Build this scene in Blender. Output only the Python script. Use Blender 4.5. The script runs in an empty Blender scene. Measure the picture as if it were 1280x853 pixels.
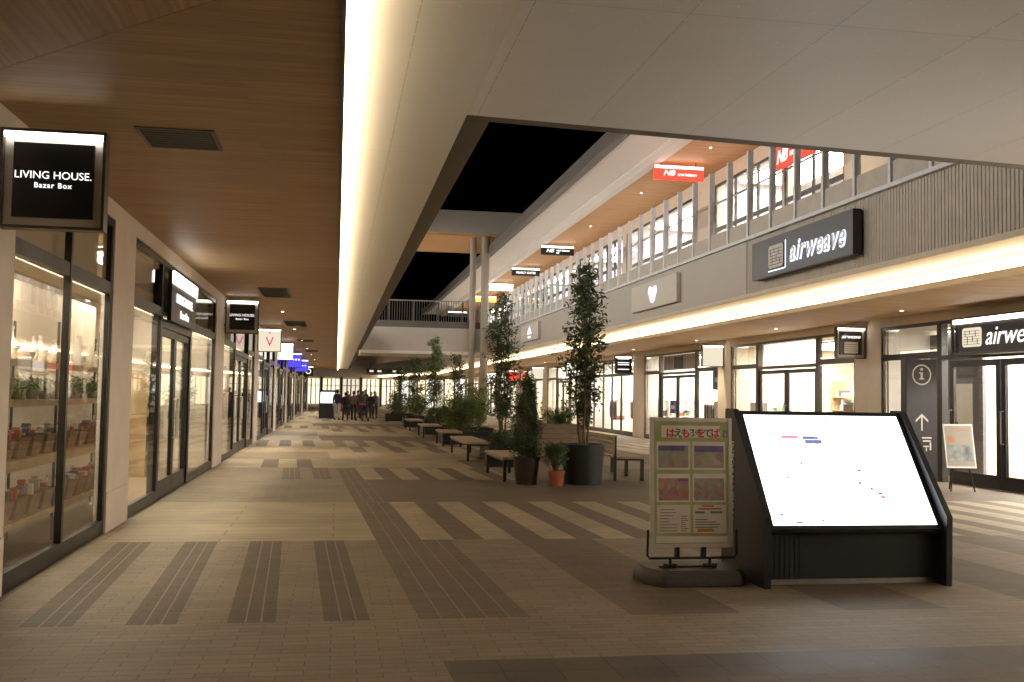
import bpy, bmesh, math, random
from mathutils import Vector, Matrix
R = random.Random(7)
scene = bpy.context.scene
COL = scene.collection
PI = math.pi

# ------------------------------------------------------------------ materials
def nt(name):
    m = bpy.data.materials.new(name); m.use_nodes = True
    n = m.node_tree; n.nodes.clear()
    out = n.nodes.new('ShaderNodeOutputMaterial')
    return m, n, out
def pm(name, c, rough=.6, var=.15, scale=6, metal=0., bump=0., stretch=(1,1,1), spec=.5, det=5):
    m, n, out = nt(name)
    b = n.nodes.new('ShaderNodeBsdfPrincipled')
    tc = n.nodes.new('ShaderNodeTexCoord'); mp = n.nodes.new('ShaderNodeMapping')
    mp.inputs['Scale'].default_value = stretch
    n.links.new(tc.outputs['Object'], mp.inputs['Vector'])
    no = n.nodes.new('ShaderNodeTexNoise'); no.inputs['Scale'].default_value = scale; no.inputs['Detail'].default_value = det
    n.links.new(mp.outputs[0], no.inputs['Vector'])
    r = n.nodes.new('ShaderNodeValToRGB')
    r.color_ramp.elements[0].position = .3; r.color_ramp.elements[1].position = .7
    r.color_ramp.elements[0].color = tuple(x*(1-var) for x in c)+(1,)
    r.color_ramp.elements[1].color = tuple(min(1, x*(1+var)) for x in c)+(1,)
    n.links.new(no.outputs[0], r.inputs[0]); n.links.new(r.outputs[0], b.inputs['Base Color'])
    mr = n.nodes.new('ShaderNodeMapRange'); mr.inputs[3].default_value = max(0, rough-.07); mr.inputs[4].default_value = min(1, rough+.07)
    n.links.new(no.outputs[0], mr.inputs[0]); n.links.new(mr.outputs[0], b.inputs['Roughness'])
    b.inputs['Metallic'].default_value = metal; b.inputs['Specular IOR Level'].default_value = spec
    if bump:
        bp = n.nodes.new('ShaderNodeBump'); bp.inputs['Strength'].default_value = bump; bp.inputs['Distance'].default_value = .01
        n.links.new(no.outputs[0], bp.inputs['Height']); n.links.new(bp.outputs[0], b.inputs['Normal'])
    n.links.new(b.outputs[0], out.inputs[0])
    return m
def em(name, c, s):
    m, n, out = nt(name); e = n.nodes.new('ShaderNodeEmission')
    e.inputs[0].default_value = tuple(c)+(1,); e.inputs[1].default_value = s
    n.links.new(e.outputs[0], out.inputs[0]); return m
def glass(name, tint=(.93,.95,.94), refl=1.0, base=.05):
    m, n, out = nt(name)
    t = n.nodes.new('ShaderNodeBsdfTransparent'); t.inputs[0].default_value = tint+(1,)
    g = n.nodes.new('ShaderNodeBsdfGlossy'); g.inputs['Roughness'].default_value = .015; g.inputs[0].default_value = (refl,refl,refl,1)
    lw = n.nodes.new('ShaderNodeLayerWeight'); lw.inputs[0].default_value = .5
    pw = n.nodes.new('ShaderNodeMath'); pw.operation = 'POWER'; pw.inputs[1].default_value = 4.5; n.links.new(lw.outputs['Facing'], pw.inputs[0])
    f = n.nodes.new('ShaderNodeMath'); f.operation = 'MULTIPLY_ADD'; f.inputs[1].default_value = .75; f.inputs[2].default_value = base*.7; n.links.new(pw.outputs[0], f.inputs[0])
    x = n.nodes.new('ShaderNodeMixShader')
    n.links.new(f.outputs[0], x.inputs[0]); n.links.new(t.outputs[0], x.inputs[1]); n.links.new(g.outputs[0], x.inputs[2])
    n.links.new(x.outputs[0], out.inputs[0]); return m
def tile(name, c1, c2, mortar, bw, bh, ms=.006, rough=.55, offset=.5, noise=.5, rot=0):
    """paving: courses of small pavers, each a slightly different tone, stained by a large soft noise"""
    m, n, out = nt(name)
    b = n.nodes.new('ShaderNodeBsdfPrincipled')
    tc = n.nodes.new('ShaderNodeTexCoord'); mp = n.nodes.new('ShaderNodeMapping'); mp.inputs['Rotation'].default_value = (0,0,rot)
    n.links.new(tc.outputs['Object'], mp.inputs['Vector'])
    br = n.nodes.new('ShaderNodeTexBrick'); br.offset = offset
    br.inputs['Scale'].default_value = 1; br.inputs['Brick Width'].default_value = bw; br.inputs['Row Height'].default_value = bh
    br.inputs['Mortar Size'].default_value = ms; br.inputs['Mortar Smooth'].default_value = .3
    br.inputs['Color1'].default_value = tuple(c1)+(1,); br.inputs['Color2'].default_value = tuple(c2)+(1,); br.inputs['Mortar'].default_value = tuple(mortar)+(1,)
    n.links.new(mp.outputs[0], br.inputs['Vector'])
    no = n.nodes.new('ShaderNodeTexNoise'); no.inputs['Scale'].default_value = 1.1; no.inputs['Detail'].default_value = 6
    fine = n.nodes.new('ShaderNodeTexNoise'); fine.inputs['Scale'].default_value = 60; fine.inputs['Detail'].default_value = 3
    n.links.new(tc.outputs['Object'], no.inputs['Vector']); n.links.new(tc.outputs['Object'], fine.inputs['Vector'])
    mr = n.nodes.new('ShaderNodeMapRange'); mr.inputs[1].default_value = .3; mr.inputs[2].default_value = .7; mr.inputs[3].default_value = .78; mr.inputs[4].default_value = 1.15
    n.links.new(no.outputs[0], mr.inputs[0])
    mf = n.nodes.new('ShaderNodeMapRange'); mf.inputs[1].default_value = .3; mf.inputs[2].default_value = .7; mf.inputs[3].default_value = .86; mf.inputs[4].default_value = 1.14
    n.links.new(fine.outputs[0], mf.inputs[0])
    mu = n.nodes.new('ShaderNodeMath'); mu.operation = 'MULTIPLY'
    n.links.new(mr.outputs[0], mu.inputs[0]); n.links.new(mf.outputs[0], mu.inputs[1])
    vm = n.nodes.new('ShaderNodeVectorMath'); vm.operation = 'SCALE'
    n.links.new(br.outputs['Color'], vm.inputs[0]); n.links.new(mu.outputs[0], vm.inputs['Scale'])
    n.links.new(vm.outputs[0], b.inputs['Base Color'])
    r2 = n.nodes.new('ShaderNodeMapRange'); r2.inputs[3].default_value = rough-.05; r2.inputs[4].default_value = rough+.2; b.inputs['Specular IOR Level'].default_value = .35
    n.links.new(no.outputs[0], r2.inputs[0]); n.links.new(r2.outputs[0], b.inputs['Roughness'])
    bp = n.nodes.new('ShaderNodeBump'); bp.inputs['Strength'].default_value = .35; bp.inputs['Distance'].default_value = .004
    n.links.new(br.outputs['Fac'], bp.inputs['Height']); bp.invert = True
    n.links.new(bp.outputs[0], b.inputs['Normal'])
    n.links.new(b.outputs[0], out.inputs[0]); return m
def wood_ceiling(name, c, rough=.55, rot=0):
    m, n, out = nt(name)
    b = n.nodes.new('ShaderNodeBsdfPrincipled')
    tc = n.nodes.new('ShaderNodeTexCoord')
    mp = n.nodes.new('ShaderNodeMapping'); mp.inputs['Scale'].default_value = (.35, 9, 1)
    m0 = n.nodes.new('ShaderNodeMapping'); m0.inputs['Rotation'].default_value = (0,0,rot); n.links.new(tc.outputs['Object'], m0.inputs['Vector'])
    n.links.new(m0.outputs[0], mp.inputs['Vector'])
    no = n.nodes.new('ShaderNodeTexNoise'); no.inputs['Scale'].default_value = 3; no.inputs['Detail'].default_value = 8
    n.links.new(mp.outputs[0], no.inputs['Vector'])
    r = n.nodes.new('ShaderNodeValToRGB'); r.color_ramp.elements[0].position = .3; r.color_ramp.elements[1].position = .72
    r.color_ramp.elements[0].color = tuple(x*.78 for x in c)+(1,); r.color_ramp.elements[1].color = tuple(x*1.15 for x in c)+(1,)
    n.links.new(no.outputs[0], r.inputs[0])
    br = n.nodes.new('ShaderNodeTexBrick'); br.inputs['Scale'].default_value = 1; br.inputs['Brick Width'].default_value = 1.82; br.inputs['Row Height'].default_value = .15
    br.inputs['Mortar Size'].default_value = .004; br.inputs['Mortar Smooth'].default_value = 1.
    br.inputs['Color1'].default_value = (.93,.93,.93,1); br.inputs['Color2'].default_value = (1.05,1.05,1.05,1); br.inputs['Mortar'].default_value = (.86,.86,.86,1)
    n.links.new(m0.outputs[0], br.inputs['Vector'])
    vm = n.nodes.new('ShaderNodeVectorMath'); vm.operation = 'MULTIPLY'
    n.links.new(r.outputs[0], vm.inputs[0]); n.links.new(br.outputs['Color'], vm.inputs[1]); n.links.new(vm.outputs[0], b.inputs['Base Color'])
    b.inputs['Roughness'].default_value = rough
    n.links.new(b.outputs[0], out.inputs[0]); return m
def panelled(name, c, pw, ph, rivets=True, off=(0,0,0), rough=.5):
    """painted soffit boards: open joints, a row of small fixings along them"""
    m, n, out = nt(name)
    b = n.nodes.new('ShaderNodeBsdfPrincipled')
    tc = n.nodes.new('ShaderNodeTexCoord'); mp = n.nodes.new('ShaderNodeMapping'); mp.inputs['Location'].default_value = off
    n.links.new(tc.outputs['Object'], mp.inputs['Vector'])
    br = n.nodes.new('ShaderNodeTexBrick'); br.offset = 0; br.inputs['Scale'].default_value = 1
    br.inputs['Brick Width'].default_value = pw; br.inputs['Row Height'].default_value = ph
    br.inputs['Mortar Size'].default_value = .004; br.inputs['Mortar Smooth'].default_value = .1
    br.inputs['Color1'].default_value = tuple(c)+(1,); br.inputs['Color2'].default_value = tuple(x*.97 for x in c)+(1,); br.inputs['Mortar'].default_value = tuple(x*.74 for x in c)+(1,)
    n.links.new(mp.outputs[0], br.inputs['Vector'])
    last = br.outputs['Color']
    if rivets:
        vo = n.nodes.new('ShaderNodeTexVoronoi'); vo.inputs['Scale'].default_value = 4.4; vo.inputs['Randomness'].default_value = 0
        mq = n.nodes.new('ShaderNodeMapping'); mq.inputs['Scale'].default_value = (1,.9,0)
        n.links.new(mp.outputs[0], mq.inputs['Vector']); n.links.new(mq.outputs[0], vo.inputs['Vector'])
        gt = n.nodes.new('ShaderNodeMath'); gt.operation = 'LESS_THAN'; gt.inputs[1].default_value = .028
        n.links.new(vo.outputs['Distance'], gt.inputs[0])
        mx = n.nodes.new('ShaderNodeMix'); mx.data_type = 'RGBA'; mx.inputs['B'].default_value = tuple(min(1,x*1.25) for x in c)+(1,)
        n.links.new(gt.outputs[0], mx.inputs['Factor']); n.links.new(last, mx.inputs['A']); last = mx.outputs['Result']
    no = n.nodes.new('ShaderNodeTexNoise'); no.inputs['Scale'].default_value = 1.5; no.inputs['Detail'].default_value = 5
    n.links.new(tc.outputs['Object'], no.inputs['Vector'])
    mr = n.nodes.new('ShaderNodeMapRange'); mr.inputs[3].default_value = .94; mr.inputs[4].default_value = 1.05; n.links.new(no.outputs[0], mr.inputs[0])
    vm = n.nodes.new('ShaderNodeVectorMath'); vm.operation = 'SCALE'; n.links.new(last, vm.inputs[0]); n.links.new(mr.outputs[0], vm.inputs['Scale'])
    n.links.new(vm.outputs[0], b.inputs['Base Color']); b.inputs['Roughness'].default_value = rough
    n.links.new(b.outputs[0], out.inputs[0]); return m
def goods_mat(name, cols, scale):
    """shelf stock: every box its own colour"""
    m, n, out = nt(name)
    b = n.nodes.new('ShaderNodeBsdfPrincipled'); gi = n.nodes.new('ShaderNodeNewGeometry')
    r = n.nodes.new('ShaderNodeValToRGB'); r.color_ramp.interpolation = 'CONSTANT'
    for i, c in enumerate(cols):
        e = r.color_ramp.elements[i] if i < 2 else r.color_ramp.elements.new(i/len(cols))
        e.position = i/len(cols); e.color = tuple(c)+(1,)
    n.links.new(gi.outputs['Random Per Island'], r.inputs[0]); n.links.new(r.outputs[0], b.inputs['Base Color'])
    b.inputs['Roughness'].default_value = .6; n.links.new(b.outputs[0], out.inputs[0]); return m
def leafmat(name, c, var=.5):
    m, n, out = nt(name)
    b = n.nodes.new('ShaderNodeBsdfPrincipled'); gi = n.nodes.new('ShaderNodeNewGeometry')
    r = n.nodes.new('ShaderNodeValToRGB')
    r.color_ramp.elements[0].color = tuple(x*(1-var) for x in c)+(1,); r.color_ramp.elements[1].color = tuple(x*(1+var) for x in c)+(1,)
    n.links.new(gi.outputs['Random Per Island'], r.inputs[0]); n.links.new(r.outputs[0], b.inputs['Base Color'])
    b.inputs['Roughness'].default_value = .4
    t = n.nodes.new('ShaderNodeBsdfTranslucent'); n.links.new(r.outputs[0], t.inputs[0])
    x = n.nodes.new('ShaderNodeMixShader'); x.inputs[0].default_value = .25
    n.links.new(b.outputs[0], x.inputs[1]); n.links.new(t.outputs[0], x.inputs[2]); n.links.new(x.outputs[0], out.inputs[0])
    return m

WARM = (1.0, .74, .44)
M = dict(
 plaster = pm('plaster', (.74,.65,.57), .75, .05, 3, bump=.15),
 plaster_r = pm('plaster_right', (.78,.67,.53), .75, .05, 3, bump=.15),
 taupe = panelled('fascia_boards', (.54,.48,.41), 3.0, 8, False, rough=.55),
 ribbed = pm('ribbed_cladding', (.56,.49,.41), .6, .08, 4),
 soffit = panelled('soffit_boards', (.82,.78,.71), 2.73, 5.46, True, (-.19,-.1,0)),
 slab = panelled('slab_boards', (.84,.81,.77), .91, 5.46, True, (-.19,-.1,0)),
 trim = pm('dark_trim', (.13,.11,.09), .5, .1, 3),
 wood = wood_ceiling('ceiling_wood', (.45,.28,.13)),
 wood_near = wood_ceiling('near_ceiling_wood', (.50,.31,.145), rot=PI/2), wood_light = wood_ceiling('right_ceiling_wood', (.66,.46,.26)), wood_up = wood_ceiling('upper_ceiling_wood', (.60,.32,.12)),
 black = pm('black_metal', (.014,.013,.012), .38, .2, 20, spec=.5),
 bronze = pm('bronze_metal', (.075,.062,.05), .4, .15, 12),
 steel = pm('brushed_steel', (.55,.54,.52), .3, .08, 12, metal=1., stretch=(1,1,.1)),
 grey = pm('galvanised_fin', (.78,.78,.80), .5, .08, 9, metal=.0),
 glass = glass('window_glass'), glass_l = glass('window_glass_left', (.97,.97,.96), .75), glass_r = glass('window_glass_right', (.97,.97,.96)),
 led = em('cove_led', (1.0,.79,.50), 11), led_r = em('cove_led_right', (1.0,.76,.46), 7),
 white_wall = pm('shop_wall', (.78,.76,.72), .8, .03, 4),
 warm_wall = pm('shop_wall_warm', (.70,.63,.52), .8, .05, 4),
 dark_wall = pm('shop_wall_dark', (.16,.155,.16), .8, .08, 4),
 shop_floor = pm('shop_floor_wood', (.30,.22,.14), .35, .2, 5, stretch=(6,.4,1)),
 shelfw = pm('shelf_oak', (.50,.36,.20), .5, .2, 6, stretch=(8,.6,1)),
 bench = pm('bench_timber', (.42,.33,.23), .6, .2, 5, stretch=(9,.7,2), bump=.2),
 panel_black = pm('sign_black', (.010,.010,.011), .35, .1, 10),
 panel_dark = pm('sign_charcoal', (.032,.030,.034), .4, .1, 10),
 panel_beige = pm('sign_beige', (.72,.66,.57), .6, .04, 8),
 panel_white = pm('sign_white', (.85,.82,.74), .5, .03, 8),
 letter = em('letter_white', (1,.97,.9), 1.1), letter_dim = pm('letter_print', (.75,.73,.68), .5, .03, 9),
 letter_blue = em('letter_backlit', (.66,.72,1.0), 1.7),
 bar = em('sign_bar', (1,.95,.85), 5.0),
 frame_grey = pm('kiosk_powdercoat', (.020,.024,.031), .45, .12, 14),
 alu = pm('snap_frame', (.72,.68,.62), .35, .06, 8, metal=.3),
 plastic = pm('base_plastic', (.07,.065,.062), .5, .15, 30, bump=.1),
 terracotta = pm('terracotta', (.34,.10,.05), .8, .2, 9, bump=.3),
 pot_dark = pm('pot_dark', (.013,.017,.015), .5, .2, 8),
 pot_brown = pm('pot_brown', (.028,.016,.013), .5, .2, 8),
 crate = pm('crate_timber', (.28,.22,.16), .7, .25, 5, stretch=(1,1,9), bump=.3),
 soil = pm('soil', (.04,.028,.02), .95, .4, 30, bump=.5),
 bark = pm('bark', (.16,.12,.085), .85, .3, 12, stretch=(1,1,.3), bump=.4),
 leaf = leafmat('leaf_dark', (.075,.125,.045)), leaf2 = leafmat('leaf_mid', (.12,.19,.05)), leaf3 = leafmat('leaf_bright', (.22,.30,.07)),
 leaf_red = leafmat('leaf_red', (.30,.08,.05)),
 concrete = pm('concrete', (.32,.29,.26), .8, .12, 3, bump=.2),
 column = pm('column_paint', (.38,.32,.25), .5, .06, 3),
 skin = pm('skin', (.45,.28,.20), .6, .05, 9), hair = pm('hair', (.012,.009,.008), .5, .3, 30),
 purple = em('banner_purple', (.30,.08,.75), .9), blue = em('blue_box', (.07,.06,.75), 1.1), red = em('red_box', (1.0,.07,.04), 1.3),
 orange = em('orange_box', (1.0,.55,.08), 1.6), blue_panel = pm('blue_panel', (.07,.07,.30), .5, .1, 4),
 white_box = em('white_box', (1.0,.93,.80), 1.25), white_box2 = em('white_box_dim', (1.0,.88,.66), .62),
 screen = em('map_screen', (.97,.985,1.0), 3.2),
)
GOODS = goods_mat('stock', [(.7,.68,.62),(.12,.13,.15),(.5,.12,.08),(.16,.22,.35),(.6,.5,.33),(.3,.3,.28),(.75,.72,.7),(.25,.35,.2)], 1)
CLOTH = goods_mat('garments', [(.05,.05,.06),(.5,.47,.42),(.10,.12,.2),(.65,.63,.6),(.22,.18,.15),(.4,.12,.1)], 1)

# ------------------------------------------------------------------ mesh helpers
class MB:
    def __init__(s, off=(0,0,0)): s.v = []; s.f = []; s.mi = []; s.o = Vector(off); s.cur = 0
    def add(s, vs, fs):
        k = len(s.v); s.v += [Vector(v)-s.o for v in vs]; s.f += [tuple(i+k for i in f) for f in fs]; s.mi += [s.cur]*len(fs); return s
    def box(s, x0,x1,y0,y1,z0,z1):
        x0,x1=min(x0,x1),max(x0,x1); y0,y1=min(y0,y1),max(y0,y1); z0,z1=min(z0,z1),max(z0,z1)
        return s.add([(x0,y0,z0),(x1,y0,z0),(x1,y1,z0),(x0,y1,z0),(x0,y0,z1),(x1,y0,z1),(x1,y1,z1),(x0,y1,z1)],
              [(0,3,2,1),(4,5,6,7),(0,1,5,4),(1,2,6,5),(2,3,7,6),(3,0,4,7)])
    def quad(s, a,b,c,d): return s.add([a,b,c,d],[(0,1,2,3)])
    def prism(s, pts, axis, a, b):
        """pts 2-D polygon extruded along axis from a to b"""
        n = len(pts)
        def P(p, t): return {'x':(t,p[0],p[1]),'y':(p[0],t,p[1]),'z':(p[0],p[1],t)}[axis]
        vs = [P(p,a) for p in pts]+[P(p,b) for p in pts]
        fs = [tuple(range(n)), tuple(range(2*n-1,n-1,-1))]+[(i,(i+1)%n,n+(i+1)%n,n+i) for i in range(n)]
        return s.add(vs, fs)
    def lathe(s, prof, c=(0,0,0), n=20):
        vs = []; fs = []
        for r, z in prof:
            for i in range(n):
                a = 2*PI*i/n; vs.append((c[0]+r*math.cos(a), c[1]+r*math.sin(a), c[2]+z))
        for j in range(len(prof)-1):
            for i in range(n): fs.append((j*n+i, j*n+(i+1)%n, (j+1)*n+(i+1)%n, (j+1)*n+i))
        fs.append(tuple(range(n-1,-1,-1))); fs.append(tuple((len(prof)-1)*n+i for i in range(n)))
        return s.add(vs, fs)
    def tube(s, pts, r, n=8):
        if not hasattr(r,'__len__'): r = [r]*len(pts)
        pts = [Vector(p) for p in pts]; vs = []; fs = []
        for k, p in enumerate(pts):
            d = (pts[min(k+1,len(pts)-1)]-pts[max(k-1,0)]).normalized()
            u = d.cross(Vector((0,0,1))) if abs(d.z) < .95 else d.cross(Vector((1,0,0))); u.normalize(); w = d.cross(u)
            for i in range(n):
                a = 2*PI*i/n; vs.append(p+u*math.cos(a)*r[k]+w*math.sin(a)*r[k])
        for k in range(len(pts)-1):
            for i in range(n): fs.append((k*n+i, k*n+(i+1)%n, (k+1)*n+(i+1)%n, (k+1)*n+i))
        fs.append(tuple(range(n-1,-1,-1))); fs.append(tuple((len(pts)-1)*n+i for i in range(n)))
        return s.add(vs, fs)
    def build(s, name, mat, parent=None, bevel=0, smooth=False, loc=None, mats=None):
        me = bpy.data.meshes.new(name); me.from_pydata([tuple(v) for v in s.v], [], s.f)
        for mm in (mats or [mat]): me.materials.append(mm)
        if mats: me.polygons.foreach_set('material_index', s.mi)
        bm = bmesh.new(); bm.from_mesh(me); bmesh.ops.recalc_face_normals(bm, faces=bm.faces)
        if bevel:
            bmesh.ops.bevel(bm, geom=[e for e in bm.edges], offset=bevel, segments=2, affect='EDGES', clamp_overlap=True)
        bm.to_mesh(me); bm.free()
        if smooth:
            me.shade_smooth(); me.set_sharp_from_angle(angle=math.radians(40))
        o = bpy.data.objects.new(name, me); COL.objects.link(o)
        if parent: o.parent = parent
        if loc: o.location = loc
        return o
def tag(o, label=None, cat=None, group=None, kind=None):
    if label: o['label'] = label
    if cat: o['category'] = cat
    if group: o['group'] = group
    if kind: o['kind'] = kind
    return o
def thing(name, label, cat, loc=(0,0,0), rz=0, group=None):
    o = bpy.data.objects.new(name, None); COL.objects.link(o); o.location = loc; o.rotation_euler = (0,0,rz)
    o.empty_display_size = .2
    return tag(o, label, cat, group)
def struct(o): o['kind'] = 'structure'; return o
def copytree(o, parent=None):
    c = o.copy(); COL.objects.link(c)
    if parent: c.parent = parent
    for ch in list(o.children): copytree(ch, c)
    return c
TXT = []
def text(body, size, mat, loc, rot, parent, name='lettering', ext=.004, shear=0, align='CENTER', wfac=1.0, bold=0.0, spacing=1.0, fit=None):
    cu = bpy.data.curves.new(name, 'FONT'); cu.body = body; cu.size = size; cu.extrude = ext; cu.shear = shear
    cu.align_x = align; cu.align_y = 'CENTER'; cu.offset = bold; cu.space_character = spacing; cu.resolution_u = 4
    o = bpy.data.objects.new(name, cu); COL.objects.link(o)
    dg = bpy.context.evaluated_depsgraph_get(); dg.update()
    me = bpy.data.meshes.new_from_object(o.evaluated_get(dg)); bpy.data.objects.remove(o)
    me.materials.clear(); me.materials.append(mat)
    if fit:
        xs = [v.co.x for v in me.vertices]; wfac = fit/(max(xs)-min(xs))
    me.transform(Matrix.Diagonal((wfac,1,1,1)))
    r = bpy.data.objects.new(name, me); COL.objects.link(r); r.parent = parent; r.location = loc; r.rotation_euler = rot
    return r
FRONT = (PI/2, 0, 0)            # faces -Y
WEST = (PI/2, 0, -PI/2)         # faces -X
EAST = (PI/2, 0, PI/2)          # faces +X
ORD = ['first','second','third','fourth','fifth','sixth','seventh','eighth','ninth','tenth','eleventh','twelfth','thirteenth','fourteenth','fifteenth','sixteenth','seventeenth','eighteenth','nineteenth','twentieth']

# ------------------------------------------------------------------ world, camera, render
w = bpy.data.worlds.new('World'); scene.world = w; w.use_nodes = True
wn = w.node_tree; bg = wn.nodes['Background']
sky = wn.nodes.new('ShaderNodeTexSky'); sky.sky_type = 'NISHITA'; sky.sun_disc = False
sky.sun_elevation = math.radians(-6); sky.sun_rotation = math.radians(200)
wn.links.new(sky.outputs[0], bg.inputs[0]); bg.inputs[1].default_value = .06
scene.view_settings.view_transform = 'Standard'; scene.view_settings.look = 'None'
scene.view_settings.exposure = .55; scene.view_settings.gamma = 1
F, CX, CY, H, ROLL = 1280., 640., 426.5, 1.6, .016
def ray(x, y):
    u, v = x-CX, y-CY; c, s = math.cos(ROLL), math.sin(ROLL); u, v = c*u+s*v, -s*u+c*v
    return Vector((u, F*math.cos(PITCH)+v*math.sin(PITCH), F*math.sin(PITCH)-v*math.cos(PITCH)))
PITCH = math.radians(3.040783); YAW = math.radians(9.649488)
def wray(x, y): return Matrix.Rotation(-YAW, 3, 'Z') @ ray(x, y)
f_ = wray(CX, CY).normalized(); r_ = (wray(CX+1, CY)-wray(CX, CY)).normalized(); u_ = -(wray(CX, CY+1)-wray(CX, CY)).normalized()
cam = bpy.data.cameras.new('camera'); co = bpy.data.objects.new('camera', cam); COL.objects.link(co)
cam.lens = 36; cam.sensor_width = 36; cam.clip_end = 3000; cam.clip_start = .05
mt = Matrix((r_, u_, -f_)).transposed().to_4x4(); mt.translation = (0,0,H); co.matrix_world = mt
scene.camera = co
scene.cycles.use_denoising = True
scene.cycles.max_bounces = 7; scene.cycles.diffuse_bounces = 4; scene.cycles.glossy_bounces = 3; scene.cycles.transparent_max_bounces = 10
scene.cycles.sample_clamp_indirect = 6; scene.cycles.caustics_reflective = False; scene.cycles.caustics_refractive = False

# ------------------------------------------------------------------ ground and paving
g = MB(); g.quad((-900,-900,-.03),(900,-900,-.03),(900,900,-.03),(-900,900,-.03)); struct(g.build('ground', M['concrete']))
def T(name, a, v=.10, **k):
    c = (a[0], a[1], a[2]); return tile(name, tuple(x*(1-v) for x in c), tuple(x*(1+v) for x in c), tuple(x*.58 for x in c), **k)
fm = [T('paving_light', (.37,.305,.215), bw=.30, bh=.10, ms=.004),
      T('paving_mid', (.240,.195,.142), bw=.30, bh=.10, ms=.004),
      T('paving_dark', (.125,.094,.068), bw=.30, bh=.10, ms=.004),
      T('paving_brown', (.155,.118,.088), bw=.30, bh=.10, ms=.004),
      pm('joint_pale', (.22,.18,.13), .6, .1, 5),
      T('paving_band', (.105,.085,.066), bw=.33, bh=.33, ms=.006, rough=.5, offset=0),
      T('paving_wide', (.35,.29,.20), bw=2.4, bh=.33, ms=.008, v=.09)]
SH = .040
def fx(X, Y): return X - SH*(Y-7.4)     # the paving grid runs a little askew of the shopfronts
# rows (south edge, north edge), u = X in the skewed grid with the divider at u = .62
rows = [-8, -2, 3.4, 5.72, 6.22, 7.38, 11.35, 15.3, 19.25, 22.25, 25.0, 28.0, 31.0, 34.8, 38.6, 42.4, 46.2, 50, 54, 58, 62, 66, 70, 75, 80, 86, 92, 100, 110, 125, 150, 190]
def pattern(k, y):
    """list of (u0, u1, material) covering u -3.4..14 for row k"""
    out = []; DIV = .62
    L = {1:[], 4:[]}
    lo, hi = -5.5, 19.0
    def stripes(a, b, wl, wd, ml, md, start=0):
        x = a; i = start
        while x < b-1e-6:
            ww = wl if i%2 == 0 else wd
            out.append((x, min(x+ww, b), ml if i%2 == 0 else md)); x += ww; i += 1
    def barsL(bars, basem, barm, joints=True):
        x = lo
        for a, b in bars:
            out.append((x, a, basem)); 
            if joints:
                j1 = a+(b-a)*.36; j2 = a+(b-a)*.68
                out.extend([(a,j1,barm),(j1,j1+.012,4),(j1+.012,j2,barm),(j2,j2+.012,4),(j2+.012,b,barm)])
            else: out.append((a,b,barm))
            x = b
        out.append((x, DIV, basem))
    def tact(x, wd, mat, nj=3):
        for i in range(nj):
            a = x+wd*i/nj; b = x+wd*(i+1)/nj
            out.append((a, b-.011, mat)); out.append((b-.011, b, 4))
    if k in (0,1): out.append((lo, hi, 1))
    elif k == 2: out.append((lo, DIV, 1)); out.append((DIV, hi, 3))
    elif k == 3: out.append((lo, DIV, 1)); out.append((DIV, hi, 5))
    elif k == 4: out.append((lo, DIV, 1)); out.append((DIV, hi, 1))
    elif k == 5:
        barsL([(-2.75,-2.4),(-2.06,-1.72),(-1.38,-1.05),(-.71,-.38),(-.05,.27)], 1, 2)
        tact(DIV, .66, 3, 4); out.append((DIV+.66, 1.42, 3)); out.append((1.42, 2.18, 1))
        x = 2.18; i = 0
        while x < hi: out.append((x, x+.85, 3 if i%2==0 else 1)); x += .85; i += 1
    elif k == 6:
        out.append((lo, DIV, 6)); tact(DIV, .5, 3, 3); stripes(DIV+.5, hi, .36, .33, 0, 3)
    elif k == 7:
        out.append((lo, DIV, 1)); tact(DIV, .42, 3, 3); out.append((DIV+.42, hi, 3))
    elif k == 8:
        barsL([(-.48,-.14),(.10,.44)], 1, 3); tact(DIV, .4, 3, 3); stripes(DIV+.4, 3.9, .36, .33, 0, 3); stripes(3.9, hi, 2.2, 1.6, 1, 3)
    elif k == 9:
        barsL([(-.95,-.6),(-.2,.14)], 0, 3, False); out.append((DIV, 3.6, 0)); stripes(3.6, hi, 1.1, 1.1, 3, 1)
    else:
        kk = k % 4
        if kk == 0: barsL([(-1.4,-1.05),(-.7,-.35),(0,.35)], 0, 3, False); stripes(DIV, hi, .36, .33, 0, 3)
        elif kk == 1: out.append((lo, DIV, 0)); out.append((DIV, hi, 3))
        elif kk == 2: out.append((lo, DIV, 1)); out.append((DIV, 4.2, 0)); stripes(4.2, hi, 1.6, 1.1, 1, 3)
        else: out.append((lo, DIV, 6)); stripes(DIV, hi, .7, .4, 0, 3)
    return out
fl = MB()
XL, XR = -2.6, 12.1
for k in range(len(rows)-1):
    ya, yb = rows[k], rows[k+1]
    for a, b, m_ in pattern(k, ya):
        # clip to the arcade width at both ends of the row
        p = [max(XL,min(XR, fx(a,ya))), max(XL,min(XR, fx(b,ya))), max(XL,min(XR, fx(b,yb))), max(XL,min(XR, fx(a,yb)))]
        if p[1]-p[0] < 1e-5 and p[2]-p[3] < 1e-5: continue
        fl.cur = m_; fl.quad((p[0],ya,0),(p[1],ya,0),(p[2],yb,0),(p[3],yb,0))
struct(fl.build('paved_floor', None, mats=fm))

FILL_GLOW = em('added_fill_glow', (1,.94,.85), 3.2)  # glow of the unseen upper left panels, added as fill for the fascia
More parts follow.
